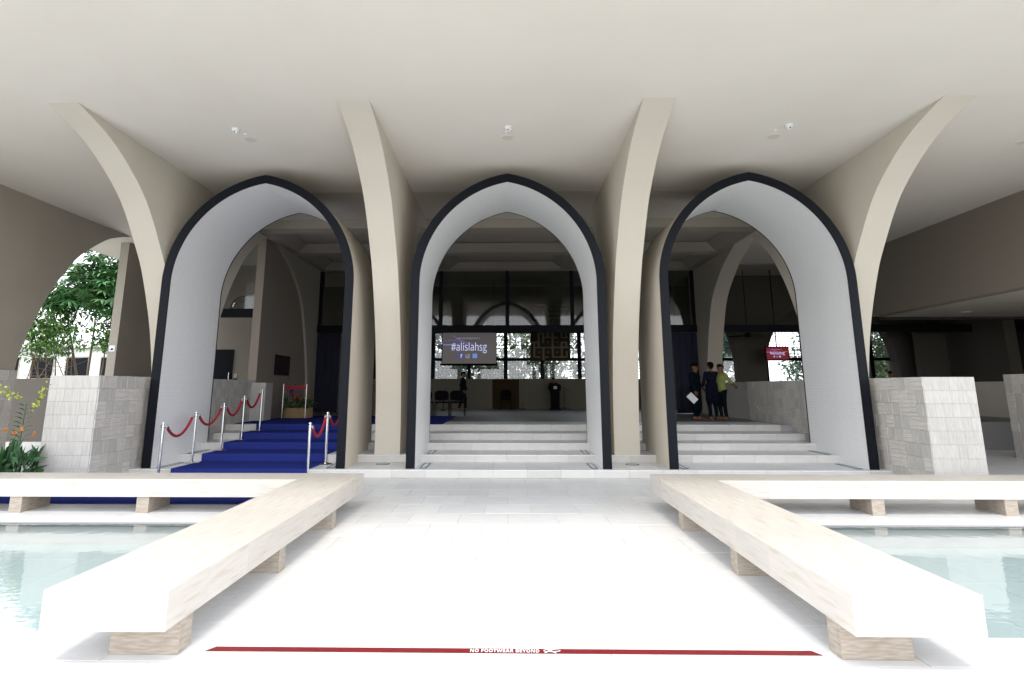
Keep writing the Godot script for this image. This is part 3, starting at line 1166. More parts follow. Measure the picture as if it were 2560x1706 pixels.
func build_pools() -> void:
	for s in [-1, 1]:
		var st := S()
		var a: float = s * 3.02
		var b: float = s * 9.0
		bx(st, minf(a, b), maxf(a, b), -0.31, -0.28, 4.45, 7.86)
		var basin := part("pool_basin", st, M.pool_tile)
		basin.set_meta("kind", "structure")
		# basin tiles with fine joints
		var rest := S()
		for i in 10:
			for j in 5:
				var x0 := 3.02 + i * 0.598
				var d0 := 4.45 + j * 0.682
				bx(rest, s * (x0 + 0.003), s * (x0 + 0.595), -0.284, -0.27, d0 + 0.003, d0 + 0.679, 0.002)
		var rs := part("basin_tiles", rest, M.pool_tile, basin)
		rs.set_meta("kind", "stuff")
		st = S()
		bx(st, minf(a, b), maxf(a, b), -0.05, -0.03, 7.80, 7.858)
		part("overflow_slot", st, M.black, basin)
		st = S()
		face(st, [V(a, -0.022, 4.45), V(b, -0.022, 4.45), V(b, -0.022, 7.8), V(a, -0.022, 7.8)], Vector3.UP)
		var w := part("pool_water", st, M.water)
		w.set_meta("kind", "structure")


# ==================================================================== plants
func leaf(st: SurfaceTool, at: Vector3, dir: Vector3, nrm: Vector3, l: float, w: float, c: Color) -> void:
	var side := dir.cross(nrm).normalized() * w * 0.5
	var mid := at + dir * l * 0.5 + nrm * l * 0.06
	var tip := at + dir * l - nrm * l * 0.08
	var n1 := (nrm + side.normalized() * 0.3).normalized()
	var n2 := (nrm - side.normalized() * 0.3).normalized()
	for e in [[at, mid + side, mid, n1], [mid, mid + side, tip, n1], [at, mid, mid - side, n2], [mid, tip, mid - side, n2]]:
		var gn: Vector3 = (e[1] - e[0]).cross(e[2] - e[0])
		for k in ([0, 2, 1] if gn.dot(e[3]) > 0 else [0, 1, 2]):
			st.set_color(c)
			st.set_normal(e[3])
			st.add_vertex(e[k])


func rnd_dir(r: RandomNumberGenerator, flat := 1.0) -> Vector3:
	var v := Vector3(r.randf_range(-1, 1), r.randf_range(-1, 1) * flat, r.randf_range(-1, 1))
	return v.normalized() if v.length() > 0.05 else Vector3.UP


func tree(called: String, label: String, at: Vector3, h: float, blobs: Array, count: int, ll: float, lw: float, col: Color, fingers: int, stems: int, sd: int, group: String) -> void:
	var r := RandomNumberGenerator.new()
	r.seed = sd
	var t := thing(called, label, "tree" if stems < 4 else "shrub", at, group)
	var st := S()
	for i in stems:
		var b: Array = blobs[i % blobs.size()]
		var foot := Vector3(r.randf_range(-0.1, 0.1) * stems, 0, r.randf_range(-0.1, 0.1) * stems)
		var top: Vector3 = b[0] + Vector3(r.randf_range(-0.5, 0.5) * b[1], r.randf_range(0, 0.4) * b[1], 0)
		var pts := PackedVector3Array()
		for k in 6:
			var f := k / 5.0
			pts.append(foot.lerp(top, f) + Vector3(sin(f * 3.0 + i) * 0.07 * h * 0.3, 0, cos(f * 2.0 + i) * 0.03))
		tube(st, pts, h * (0.009 if stems < 4 else 0.004), h * 0.003, 6)
		for q in 4:
			var s0 := pts[3].lerp(pts[5], q / 4.0)
			tube(st, PackedVector3Array([s0, s0 + rnd_dir(r, 0.5) * b[1] * 0.4 + Vector3.UP * 0.1, s0 + rnd_dir(r, 0.5) * b[1] * 0.8 + Vector3.UP * 0.25]), h * 0.0025, h * 0.001, 5)
	part("trunk", st, M.bark, t)
	st = S()
	for i in count:
		var b: Array = blobs[r.randi_range(0, blobs.size() - 1)]
		var p: Vector3 = b[0] + rnd_dir(r) * b[1] * pow(r.randf(), 0.45) * Vector3(1, 0.8, 1)
		var k := r.randf_range(0.9, 2.7)
		var c := Color(col.r * k * r.randf_range(0.8, 1.3), col.g * k, col.b * k)
		var out: Vector3 = (rnd_dir(r, 0.6) + (p - b[0]).normalized() * 0.7).normalized()
		if fingers > 1:
			var up := (Vector3.UP + rnd_dir(r) * 0.5).normalized()
			for f in fingers:
				var d: Vector3 = (Basis(up, TAU * f / fingers + i) * out.slide(up).normalized() - up * 0.25).normalized()
				leaf(st, p, d, up, ll * r.randf_range(0.8, 1.1), lw, c)
		else:
			for f in 3:
				var d: Vector3 = (out + rnd_dir(r) * 0.8).normalized()
				leaf(st, p + rnd_dir(r) * ll * 0.4, d, (Vector3.UP + rnd_dir(r) * 0.7).normalized(), ll * r.randf_range(0.7, 1.2), lw, c)
	part("crown", st, M.leaf, t)


func build_garden() -> void:
	# left garden
	tree("palmate_tree", "big tree with hand shaped leaves filling the top of the left garden arch", V(-17.2, -0.32, 24.5), 7, [[Vector3(0, 6.3, 0), 1.5], [Vector3(-1.0, 5.9, 0.3), 1.2], [Vector3(0.9, 5.6, 0.2), 1.3], [Vector3(0.3, 7.2, 0), 1.4]], 520, 0.48, 0.12, Color(0.055, 0.13, 0.05), 8, 2, 101, "garden trees seen through the left arch")
	tree("leafy_shrub", "leafy shrub with many thin bare stems in the left garden arch", V(-18.1, -0.32, 24.0), 5, [[Vector3(-1.4, 4.3, 0), 1.0], [Vector3(-0.5, 4.7, 0.1), 0.9], [Vector3(-0.9, 3.7, 0), 0.9], [Vector3(0.1, 4.0, 0.1), 0.9]], 900, 0.24, 0.08, Color(0.07, 0.15, 0.035), 1, 12, 102, "garden trees seen through the left arch")
	tree("young_tree", "young thin trunked tree standing beside the pale pier in the left garden", V(-16.6, -0.32, 24.2), 5, [[Vector3(0.3, 4.6, 0), 0.9], [Vector3(0.7, 3.7, 0.1), 0.7], [Vector3(0.1, 3.9, 0), 0.6], [Vector3(0.9, 3.0, 0), 0.4]], 460, 0.24, 0.09, Color(0.065, 0.14, 0.04), 1, 1, 103, "garden trees seen through the left arch")
	var hs := thing("white_house", "white house with grey window bands behind the left garden shrubs", "house", V(-30, -0.32, 44))
	var st := S()
	bx(st, -9, 5, 0, 4.9, 0, 6)
	part("wall", st, M.white_paint, hs)
	st = S()
	bx(st, -9.4, 5.4, 4.9, 5.1, -0.4, 6.4)
	part("roof", st, M.white_paint, hs)
	for k in 5:
		st = S()
		bx(st, -8.0 + k * 2.6, -6.2 + k * 2.6, 2.6, 4.3, -0.04, 0.04)
		var fr := part("window", st, M.grille, hs)
		st = S()
		bx(st, -7.9 + k * 2.6, -6.3 + k * 2.6, 2.7, 4.2, -0.07, -0.05)
		part("pane", st, M.steel, fr)
	# green behind the lunette of the left side room
	tree("dense_tree", "dense green tree behind the small arched window of the left side room", V(-12.4, -0.32, 28), 6, [[Vector3(0, 5.2, 0), 1.3], [Vector3(0.6, 6.0, 0), 1.3], [Vector3(-0.7, 6.0, 0), 1.2]], 700, 0.3, 0.12, Color(0.075, 0.16, 0.045), 1, 1, 104, "trees behind the hall")
	# trees behind the hall windows
	var spec := [[-6.5, 30.5, 0.9, 1.3], [-4.2, 29.5, 1.0, 1.25], [-1.9, 31.0, 0.75, 1.1], [0.9, 30.0, 1.05, 0.9], [2.9, 31.0, 0.8, 0.55], [11.6, 31.5, 0.62, 1.4], [16.3, 32.0, 0.8, 0.5], [20.0, 31.0, 0.9, 2.2]]
	var words := ["behind the leftmost panes of the hall window", "behind the projection screen end of the hall window", "left of the middle mullion of the hall window", "right of the middle mullion of the hall window", "behind the lectern end of the hall window", "behind the narrow window by the person in yellow", "behind the hanging red screen", "behind the far right window"]
	for i in spec.size():
		var q: Array = spec[i]
		var k: float = q[2]
		var green: Color = [Color(0.03, 0.085, 0.05), Color(0.035, 0.09, 0.055), Color(0.06, 0.10, 0.035), Color(0.07, 0.13, 0.035), Color(0.05, 0.08, 0.04)][i % 5]
		tree("back_tree", "green tree %s" % words[i], V(q[0], -0.32, q[1]), 5.0 * k, [[Vector3(0, 3.6, 0), 1.5 * k], [Vector3(-0.9, 2.9, 0), 1.2 * k], [Vector3(1.0, 2.7, 0.2), 1.2 * k], [Vector3(0.2, 4.6, 0), 1.3 * k], [Vector3(0, 1.9, 0.3), 1.2 * k]], int(1100 * q[3]), 0.3, 0.13, green, 1, 2, 120 + i, "trees behind the hall")
	# flowers in front of the low wall at far left
	var r := RandomNumberGenerator.new()
	r.seed = 77
	var fl := thing("flower_bed_plant", "orange flowering leafy plant beside the left stone wall", "plant", V(-8.35, 0.0, 10.1))
	st = S()
	for i in 170:
		var p := Vector3(r.randf_range(-0.75, 0.42), 0.0, r.randf_range(-0.25, 0.25))
		var ht := r.randf_range(0.35, 0.8)
		var d := Vector3(r.randf_range(-0.5, 0.5), 0.75, r.randf_range(-0.5, 0.5)).normalized()
		var k := r.randf_range(0.6, 1.3)
		var c := Color(0.045 * k, 0.125 * k, 0.045 * k)
		leaf(st, p + Vector3(0, ht * 0.6, 0), d, d.cross(rnd_dir(r)).normalized(), r.randf_range(0.28, 0.42), 0.085, c)
		leaf(st, p, Vector3(d.x * 0.2, 1, d.z * 0.2).normalized(), Vector3.BACK, ht * 0.7, 0.02, c)
	for i in 160:
		var p := Vector3(r.randf_range(-0.8, 0.42), r.randf_range(0.12, 0.5), r.randf_range(-0.3, 0.3))
		var d := (rnd_dir(r, 0.4) + Vector3.UP * 0.3).normalized()
		var k := r.randf_range(0.6, 1.5)
		leaf(st, p, d, d.cross(rnd_dir(r)).normalized(), r.randf_range(0.2, 0.34), 0.085, Color(0.045 * k, 0.12 * k, 0.04 * k))
	part("leaves", st, M.leaf, fl)
	for i in 7:
		var p := Vector3([-0.62, -0.5, -0.2, -0.1, 0.1, 0.3, 0.42][i], [0.86, 0.75, 0.8, 0.92, 0.88, 0.95, 0.86][i], r.randf_range(-0.1, 0.2))
		st = S()
		for k in 9:
			var d := (Vector3(r.randf_range(-0.7, 0.7), 0.8, r.randf_range(-0.5, 0.5))).normalized()
			leaf(st, p, d, d.cross(rnd_dir(r)).normalized(), r.randf_range(0.05, 0.10), 0.024, Color(0.62, 0.24 + r.randf_range(-0.06, 0.08), 0.035))
		part("flower", st, M.leaf, fl)
	var orc := thing("orchid_plant", "tall orchid with ladder leaves and yellow green flower sprays beside the left stone wall", "plant", V(-8.2, 0.0, 10.2))
	st = S()
	for k in 9:
		var y := 0.75 + k * 0.075
		for sd in [-1, 1]:
			leaf(st, Vector3(0.02 * (k % 2), y, 0), Vector3(sd * 0.9, 0.35, 0.1).normalized(), Vector3(-sd * 0.3, 0.9, 0.2).normalized(), 0.24 - k * 0.012, 0.045, Color(0.035, 0.10, 0.04))
	tube(st, PackedVector3Array([Vector3(0, 0, 0), Vector3(0.0, 0.7, 0), Vector3(0.02, 1.4, 0)]), 0.012, 0.006, 6)
	part("stem", st, M.leaf, orc)
	for sp in [[Vector3(-0.1, 1.45, 0), Vector3(-0.47, 1.68, 0.1)], [Vector3(0.12, 1.3, 0), Vector3(0.42, 1.72, 0.1)]]:
		st = S()
		for k in 34:
			var f := r.randf()
			var p: Vector3 = sp[0].lerp(sp[1], f) + rnd_dir(r) * 0.055
			leaf(st, p, rnd_dir(r), rnd_dir(r), 0.06, 0.045, Color(0.50, 0.58, 0.09))
		part("flower_spray", st, M.leaf, orc).set_meta("kind", "stuff")


# ==================================================================== carpets
func carpet_strip(pts: Array, x0: float, x1: float, th: float) -> SurfaceTool:
	# pts: (d, y) of the surface, thickened upward/outward by th
	var st := S()
	var p := PackedVector2Array()
	for q in pts: p.append(q)
	var rev := PackedVector2Array()
	for i in range(pts.size() - 1, -1, -1):
		rev.append(pts[i] + Vector2(-th, th))
	p.append_array(rev)
	extrude(st, p, true, x0, x1)
	return st


func build_carpets() -> void:
	var pts := []
	pts.append(Vector2(9.8, 0.002))
	pts.append(Vector2(11.577, 0.002))
	for i in 5:
		for a in [0.0, 0.26, 0.52, 0.79, 1.05, 1.31, 1.57]:
			pts.append(Vector2(STEP_D[i] - 0.003 + 0.02 * (1.0 - cos(a)), 0.15 * (i + 1) + 0.002 - 0.02 * (1.0 - sin(a))))
		if i < 4: pts.append(Vector2(STEP_D[i + 1] - 0.003, 0.15 * (i + 1) + 0.002))
	pts.append(Vector2(17.2, 0.752))
	var o := part("carpet_runner", carpet_strip(pts, -6.33, -3.72, 0.012), M.carpet)
	tag(o, "royal blue carpet runner laid over the steps through the left portal", "carpet")
	var st := S()
	bx(st, -9.2, -3.88, 0.003, 0.016, 8.98, 9.78, 0.003)
	bx(st, -9.2, -6.36, 0.003, 0.016, 9.785, 10.4, 0.003)
	tag(part("court_carpet", st, M.carpet), "royal blue carpet on the court floor under the left bench", "carpet")
	st = S()
	bx(st, -6.95, -1.62, 0.753, 0.767, 17.22, 19.7, 0.003)
	bx(st, -3.69, -1.62, 0.753, 0.767, 15.37, 17.215, 0.003)
	bx(st, -7.0, -6.36, 0.753, 0.767, 15.6, 17.215, 0.003)
	tag(part("hall_carpet", st, M.carpet), "dark blue carpet spread on the hall floor at the top of the steps", "carpet")


# ==================================================================== stanchions and ropes
func make_stanchion() -> Node3D:
	var t := Node3D.new()
	var st := S()
	lathe(st, Vector3.ZERO, [[0.0, 0.0], [0.15, 0.0], [0.155, 0.01], [0.13, 0.022], [0.04, 0.04], [0.025, 0.05]], 20)
	part("base", st, M.chrome, t)
	st = S()
	lathe(st, Vector3.ZERO, [[0.025, 0.05], [0.025, 0.93]], 12)
	part("pole", st, M.chrome, t)
	st = S()
	lathe(st, Vector3.ZERO, [[0.025, 0.93], [0.034, 0.935], [0.034, 0.965], [0.02, 0.975], [0.02, 0.985], [0.03, 1.0], [0.026, 1.02], [0.0, 1.03]], 12)
	part("finial", st, M.chrome, t)
	for s in [-1, 1]:
		st = S()
		tube(st, PackedVector3Array([Vector3(0, 0.945, s * 0.03), Vector3(0, 0.93, s * 0.06), Vector3(0, 0.945, s * 0.075), Vector3(0, 0.965, s * 0.075)]), 0.008, 0.008, 6)
		part("ring", st, M.chrome, t)
	return t


func rope(a: Vector3, b: Vector3, sag: float, label: String) -> void:
	var t := thing("barrier_rope", label, "rope", Vector3.ZERO, "red ropes beside the carpet")
	var pts := PackedVector3Array()
	for i in 17:
		var f := i / 16.0
		pts.append(a.lerp(b, f) + Vector3.DOWN * sag * 4 * f * (1 - f))
	var st := S()
	tube(st, pts, 0.026, 0.026, 10)
	part("cord", st, M.rope_red, t)
	for e in [[0, 1], [16, 15]]:
		st = S()
		var d := (pts[e[0]] - pts[e[1]]).normalized()
		tube(st, PackedVector3Array([pts[e[1]].lerp(pts[e[0]], 0.7), pts[e[0]] + d * 0.02]), 0.031, 0.028, 10)
		tube(st, PackedVector3Array([pts[e[0]] + d * 0.02, pts[e[0]] + d * 0.05]), 0.012, 0.01, 8)
		part("hook", st, M.chrome, t)


func build_stanchions() -> void:
	var proto := make_stanchion()
	var L := [[-6.42, 0.0, 11.32, "chrome barrier post at the foot of the carpet, left side"], [-6.40, 0.15, 12.45, "chrome barrier post on the lowest step left of the carpet"], [-6.30, 0.30, 13.45, "chrome barrier post on the second step left of the carpet"], [-6.24, 0.45, 14.33, "chrome barrier post on the third step left of the carpet"], [-6.2, 0.60, 15.25, "chrome barrier post on the fourth step left of the carpet"]]
	var Rr := [[-3.655, 0.0, 11.32, "chrome barrier post with hook crown right of the carpet foot"], [-3.64, 0.15, 12.35, "chrome barrier post on the lowest step right of the carpet"], [-3.62, 0.3, 13.5, "chrome barrier post partly hidden behind the right jamb of the left portal"]]
	for row in [L, Rr]:
		for i in row.size():
			var e: Array = row[i]
			var c := proto.duplicate()
			c.name = nm("barrier_post")
			add_child(c)
			c.position = V(e[0], e[1], e[2])
			tag(c, e[3], "barrier post", "chrome barrier posts beside the carpet")
			if i > 0:
				var p: Array = row[i - 1]
				var where := ["between the lowest two posts", "between the second and third posts", "between the third and fourth posts", "between the uppermost two posts"][i - 1] as String
				rope(V(p[0], p[1] + 0.93, p[2] + 0.13), V(e[0], e[1] + 0.93, e[2] - 0.13), 0.26, "sagging red rope %s on the %s side of the carpet" % [where, "left" if row == L else "right"])
	proto.free()
	# planter barrier
	var posts := [[-6.72, 18.1, "left chrome post of the belt barrier before the planter"], [-6.02, 18.1, "right chrome post of the belt barrier before the planter"], [-6.42, 19.3, "rear chrome post of the belt barrier behind the planter"]]
	for e in posts:
		var t := thing("belt_post", e[2], "barrier post", V(e[0], 0.765, e[1]), "belt barrier posts around the planter")
		var st := S()
		lathe(st, Vector3.ZERO, [[0.0, 0.0], [0.1, 0.0], [0.11, 0.012], [0.03, 0.03], [0.02, 0.035]], 16)
		part("base", st, M.chrome, t)
		st = S()
		lathe(st, Vector3.ZERO, [[0.017, 0.03], [0.017, 0.98], [0.024, 0.985], [0.024, 1.0], [0.0, 1.005]], 12)
		part("pole", st, M.chrome, t)
	var st := S()
	bx(st, -6.70, -6.04, 0.765 + 0.86, 0.765 + 0.95, 18.095, 18.103)
	tag(part("barrier_belt", st, M.rope_red), "red belt stretched between the two front planter posts", "belt")
	# planter with flowers
	var pl := thing("flower_planter", "round bamboo clad planter of green leaves with purple and orange orchids", "planter", V(-6.42, 0.765, 18.65))
	st = S()
	lathe(st, Vector3.ZERO, [[0.0, 0.0], [0.42, 0.0], [0.42, 0.27], [0.38, 0.27], [0.38, 0.22], [0.0, 0.22]], 24)
	part("pot", st, M.bark, pl)
	var sl := S()
	cbox(sl, Vector3(0, 0.145, 0), Vector3(0.05, 0.3, 0.02), 0.006)
	var slm := sl.commit()
	for k in 48:
		var a := TAU * k / 48
		var o := put("bamboo_slat", slm, M.bamboo, pl, Vector3(cos(a) * 0.43, rng.randf_range(-0.004, 0.006), sin(a) * 0.43))
		o.rotation.y = PI / 2 - a
	st = S()
	for i in 240:
		var p := Vector3(rng.randf_range(-0.4, 0.4), rng.randf_range(0.22, 0.5), rng.randf_range(-0.4, 0.4))
		var k := rng.randf_range(0.5, 1.6)
		leaf(st, p, (rnd_dir(rng) + Vector3.UP * 0.5).normalized(), rnd_dir(rng), 0.16, 0.055, Color(0.05 * k, 0.11 * k, 0.03 * k))
	part("foliage", st, M.leaf, pl)
	for f in [[Vector3(-0.28, 0.85, 0), Color(0.22, 0.03, 0.22)], [Vector3(-0.05, 0.9, 0.1), Color(0.32, 0.12, 0.32)], [Vector3(-0.15, 0.74, 0.15), Color(0.25, 0.05, 0.22)], [Vector3(-0.05, 0.62, 0.2), Color(0.5, 0.12, 0.02)], [Vector3(0.1, 0.6, 0.2), Color(0.45, 0.1, 0.02)], [Vector3(0.3, 0.6, 0.1), Color(0.3, 0.2, 0.02)]]:
		st = S()
		for k in 16:
			leaf(st, f[0] + rnd_dir(rng) * 0.08, rnd_dir(rng), rnd_dir(rng), 0.08, 0.06, f[1])
		tube(st, PackedVector3Array([Vector3(f[0].x * 0.5, 0.25, 0), f[0]]), 0.006, 0.004, 5)
		part("flower_spike", st, M.leaf, pl)
	# cloth covered plaque on the infill wall
	var pq := thing("covered_plaque", "dark maroon cloth covered plaque on the wall inside the left portal", "plaque", V(-7.1, 2.36, 18.88))
	st = S()
	cbox(st, Vector3.ZERO, Vector3(0.05, 0.62, 1.22), 0.015)
	part("cloth", st, M.plaque_cloth, pq)
	for q in [[0.33, 0.6], [-0.36, -0.58]]:
		st = S()
		lathe(st, Vector3(0.01, q[0], q[1]), [[0.0, -0.025], [0.025, 0.0], [0.0, 0.025]], 8)
		part("tassel_knob", st, M.chrome, pq)


# ==================================================================== ceiling devices and floor lights
func build_ceiling_devices() -> void:
	for e in [[0.05, 0.0, -0.05, "centre bay"], [-4.88, 0.0, 0.25, "left bay"], [5.05, 0.0, -0.27, "right bay"]]:
		var x: float = e[0]
		var t := thing("security_camera", "white dome security camera on the ceiling of the %s" % e[3], "security camera", V(x, CEIL, 9.92), "dome cameras on the ceiling")
		var st := S()
		lathe(st, Vector3.ZERO, [[0.0, -0.11], [0.03, -0.108], [0.05, -0.09], [0.055, -0.06]], 16)
		part("eyeball", st, M.white_plastic, t)
		st = S()
		lathe(st, Vector3.ZERO, [[0.056, -0.062], [0.085, -0.05], [0.09, 0.0]], 20)
		part("housing", st, M.white_plastic, t)
		st = S()
		lathe(st, Vector3(0, -0.085, 0.045), [[0.0, -0.02], [0.018, -0.01], [0.018, 0.0]], 12, Basis(Vector3.RIGHT, -0.9))
		part("lens", st, M.lens, t)
		t.scale = Vector3.ONE * 0.75
		st = S()
		lathe(st, V(x + e[2] * 0.45 - 0.03, CEIL, 10.13), [[0.0, -0.02], [0.026, -0.018], [0.03, 0.0]], 16)
		tag(part("smoke_detector", st, M.white_plastic), "tiny white detector disc beside the dome camera of the %s" % e[3], "detector", "ceiling detectors")
	for e in [[0.04, 10.38, "in the centre bay"], [-4.8, 10.38, "in the left bay"], [5.0, 10.4, "in the right bay"], [9.86, 10.75, "at the right edge of the picture"]]:
		var t := thing("ceiling_speaker", "round flush ceiling speaker grille %s" % e[2], "speaker", V(e[0], CEIL, e[1]), "round speakers in the ceiling")
		var st := S()
		lathe(st, Vector3.ZERO, [[0.108, -0.008], [0.116, -0.009], [0.124, -0.003], [0.124, 0.0]], 28)
		part("ring", st, M.ceiling_paint, t)
		st = S()
		lathe(st, Vector3.ZERO, [[0.0, -0.006], [0.108, -0.006], [0.108, 0.0]], 28)
		part("grille", st, M.speaker_cloth, t)


func build_floor_lights() -> void:
	for e in [[-2.49, "left"], [2.52, "right"]]:
		var t := thing("round_floor_light", "round flush floor light in front of the %s fin pillar beside the central portal" % e[1], "floor light", V(e[0], 0.15, 12.42), "round floor lights")
		var st := S()
		lathe(st, Vector3.ZERO, [[0.115, 0.003], [0.118, 0.006], [0.135, 0.006], [0.138, 0.0]], 28)
		part("ring", st, M.dark_steel, t)
		st = S()
		lathe(st, Vector3.ZERO, [[0.115, 0.0], [0.115, 0.003], [0.0, 0.004]], 28)
		part("lens", st, M.frosted_lamp, t)
	for px in [[-5.03, "left portal"], [0.04, "central portal"], [5.03, "right portal"]]:
		for s in [-1, 1]:
			for q in [[11.78, 12.56, 0.15, "lower"], [12.87, 13.6, 0.30, "upper"]]:
				var x: float = px[0] + s * 1.64
				var t := thing("strip_floor_light", "narrow recessed floor light on the %s step along the %s jamb of the %s" % [q[3], "left" if s < 0 else "right", px[1]], "floor light", V(x, q[2], (q[0] + q[1]) / 2), "strip floor lights inside the portals")
				var L: float = q[1] - q[0]
				var st := S()
				for k in [-1, 1]:
					cbox(st, Vector3(k * 0.052, 0.003, 0), Vector3(0.016, 0.006, L))
					cbox(st, Vector3(0, 0.0035, k * (L / 2 - 0.008)), Vector3(0.088, 0.006, 0.016))
				part("frame", st, M.dark_steel, t)
				st = S()
				cbox(st, Vector3(0, 0.002, 0), Vector3(0.088, 0.004, L - 0.032))
				part("lens", st, M.frosted_lamp, t)


# ==================================================================== screens
func glow(key: String, c: Color, e := 1.0) -> StandardMaterial3D:
	var m := mat(key, Color(0.02, 0.02, 0.02), 0.5)
	m.emission_enabled = true
	m.emission = c
	m.emission_energy_multiplier = e * 0.36
	return m


func wave(st: SurfaceTool, a: Vector2, b: Vector2, c: Vector2, d: Vector2, w: float, z: float) -> void:
	var prev := Vector2.ZERO
	for i in 21:
		var f := i / 20.0
		var p := a.bezier_interpolate(b, c, d, f)
		if i > 0:
			var ww := w * (1.0 - absf(f - 0.5))
			face(st, [Vector3(prev.x, prev.y - ww, z), Vector3(p.x, p.y - ww, z), Vector3(p.x, p.y + ww, z), Vector3(prev.x, prev.y + ww, z)], Vector3.BACK)
		prev = p


func slide(t: Node3D, w: float, h: float, z: float, ink: Material, dim: Material, violet: Material, cyan: Material, blue: Material, sky_blue: Material) -> void:
	# coordinates as fractions of the slide
	var P := func(u: float, v: float) -> Vector2: return Vector2((u - 0.5) * w, (0.5 - v) * h)
	var st := S()
	wave(st, P.call(0.005, 0.30), P.call(0.12, 0.2), P.call(0.3, 0.26), P.call(0.55, 0.38), 0.012 * h, z)
	wave(st, P.call(0.17, 0.08), P.call(0.25, 0.2), P.call(0.4, 0.3), P.call(0.56, 0.39), 0.02 * h, z + 0.001)
	wave(st, P.call(0.005, 0.45), P.call(0.1, 0.38), P.call(0.35, 0.36), P.call(0.57, 0.36), 0.01 * h, z + 0.002)
	part("violet_wave", st, violet, t)
	st = S()
	wave(st, P.call(0.005, 0.39), P.call(0.08, 0.4), P.call(0.14, 0.4), P.call(0.24, 0.39), 0.012 * h, z + 0.003)
	part("blue_wave", st, cyan, t)
	var big := put("lettering", text("#alislahsg", 0.30 * h, "Droid Sans", 400), ink, t)
	big.position = Vector3((0.5 - 0.5) * w - 0.003 * w, (0.5 - 0.49) * h, z + 0.006)
	var aab := big.mesh.get_aabb()
	big.scale = Vector3(0.665 * w / aab.size.x, 0.345 * h / aab.size.y, 1)
	var pc: Vector2 = P.call(0.495, 0.495)
	big.position = Vector3(pc.x, pc.y, z + 0.006) - Vector3(aab.get_center().x * big.scale.x, aab.get_center().y * big.scale.y, 0)
	var sm := put("small_lettering", text("SHARE YOUR EXPERIENCE WITH US", 0.06 * h), dim, t)
	aab = sm.mesh.get_aabb()
	sm.scale = Vector3(0.44 * w / aab.size.x, 0.05 * h / aab.size.y, 1)
	pc = P.call(0.482, 0.19)
	sm.position = Vector3(pc.x, pc.y, z + 0.006) - Vector3(aab.get_center().x * sm.scale.x, aab.get_center().y * sm.scale.y, 0)
	# three icons
	for i in 3:
		var c: Vector2 = P.call([0.34, 0.47, 0.605][i], 0.755)
		var q := 0.072 * h
		st = S()
		if i != 1:
			cbox(st, Vector3(c.x, c.y, z + 0.003), Vector3(q * 2.1, q * 2.0, 0.004), 0.001)
			part("icon", st, blue if i == 0 else sky_blue, t)
		if i == 0:
			var f := put("icon_letter", text("f", q * 2.2, "Droid Sans", 700), ink, t)
			f.position = Vector3(c.x + q * 0.3, c.y - q * 0.1, z + 0.007)
		elif i == 1:
			lathe(st, Vector3(c.x, c.y - q * 0.1, z + 0.006), [[q * 0.45, 0.0], [q * 0.45, 0.003], [q * 0.62, 0.003], [q * 0.62, 0.0]], 16, Basis(Vector3.RIGHT, PI / 2))
			for b in [[-0.85, 0.0, 0.2, 1.5], [0.85, 0.0, 0.2, 1.5], [0.0, -0.85, 1.5, 0.25], [0.55, 0.75, 0.5, 0.3]]:
				cbox(st, Vector3(c.x + b[0] * q, c.y + b[1] * q, z + 0.003), Vector3(b[2] * q, b[3] * q, 0.004))
			part("icon", st, dim, t)
		else:
			var s2 := S()
			for b in [[-0.45, 0, 0.16, 1.1], [0.5, 0.1, 0.16, 0.5], [0.0, 0.55, 0.9, 0.14], [0.1, -0.55, 0.9, 0.14], [0.1, 0.1, 0.16, 0.4]]:
				cbox(s2, Vector3(c.x + b[0] * q, c.y + b[1] * q, z + 0.007), Vector3(b[2] * q, b[3] * q, 0.003))
			part("icon_mark", s2, cyan, t)


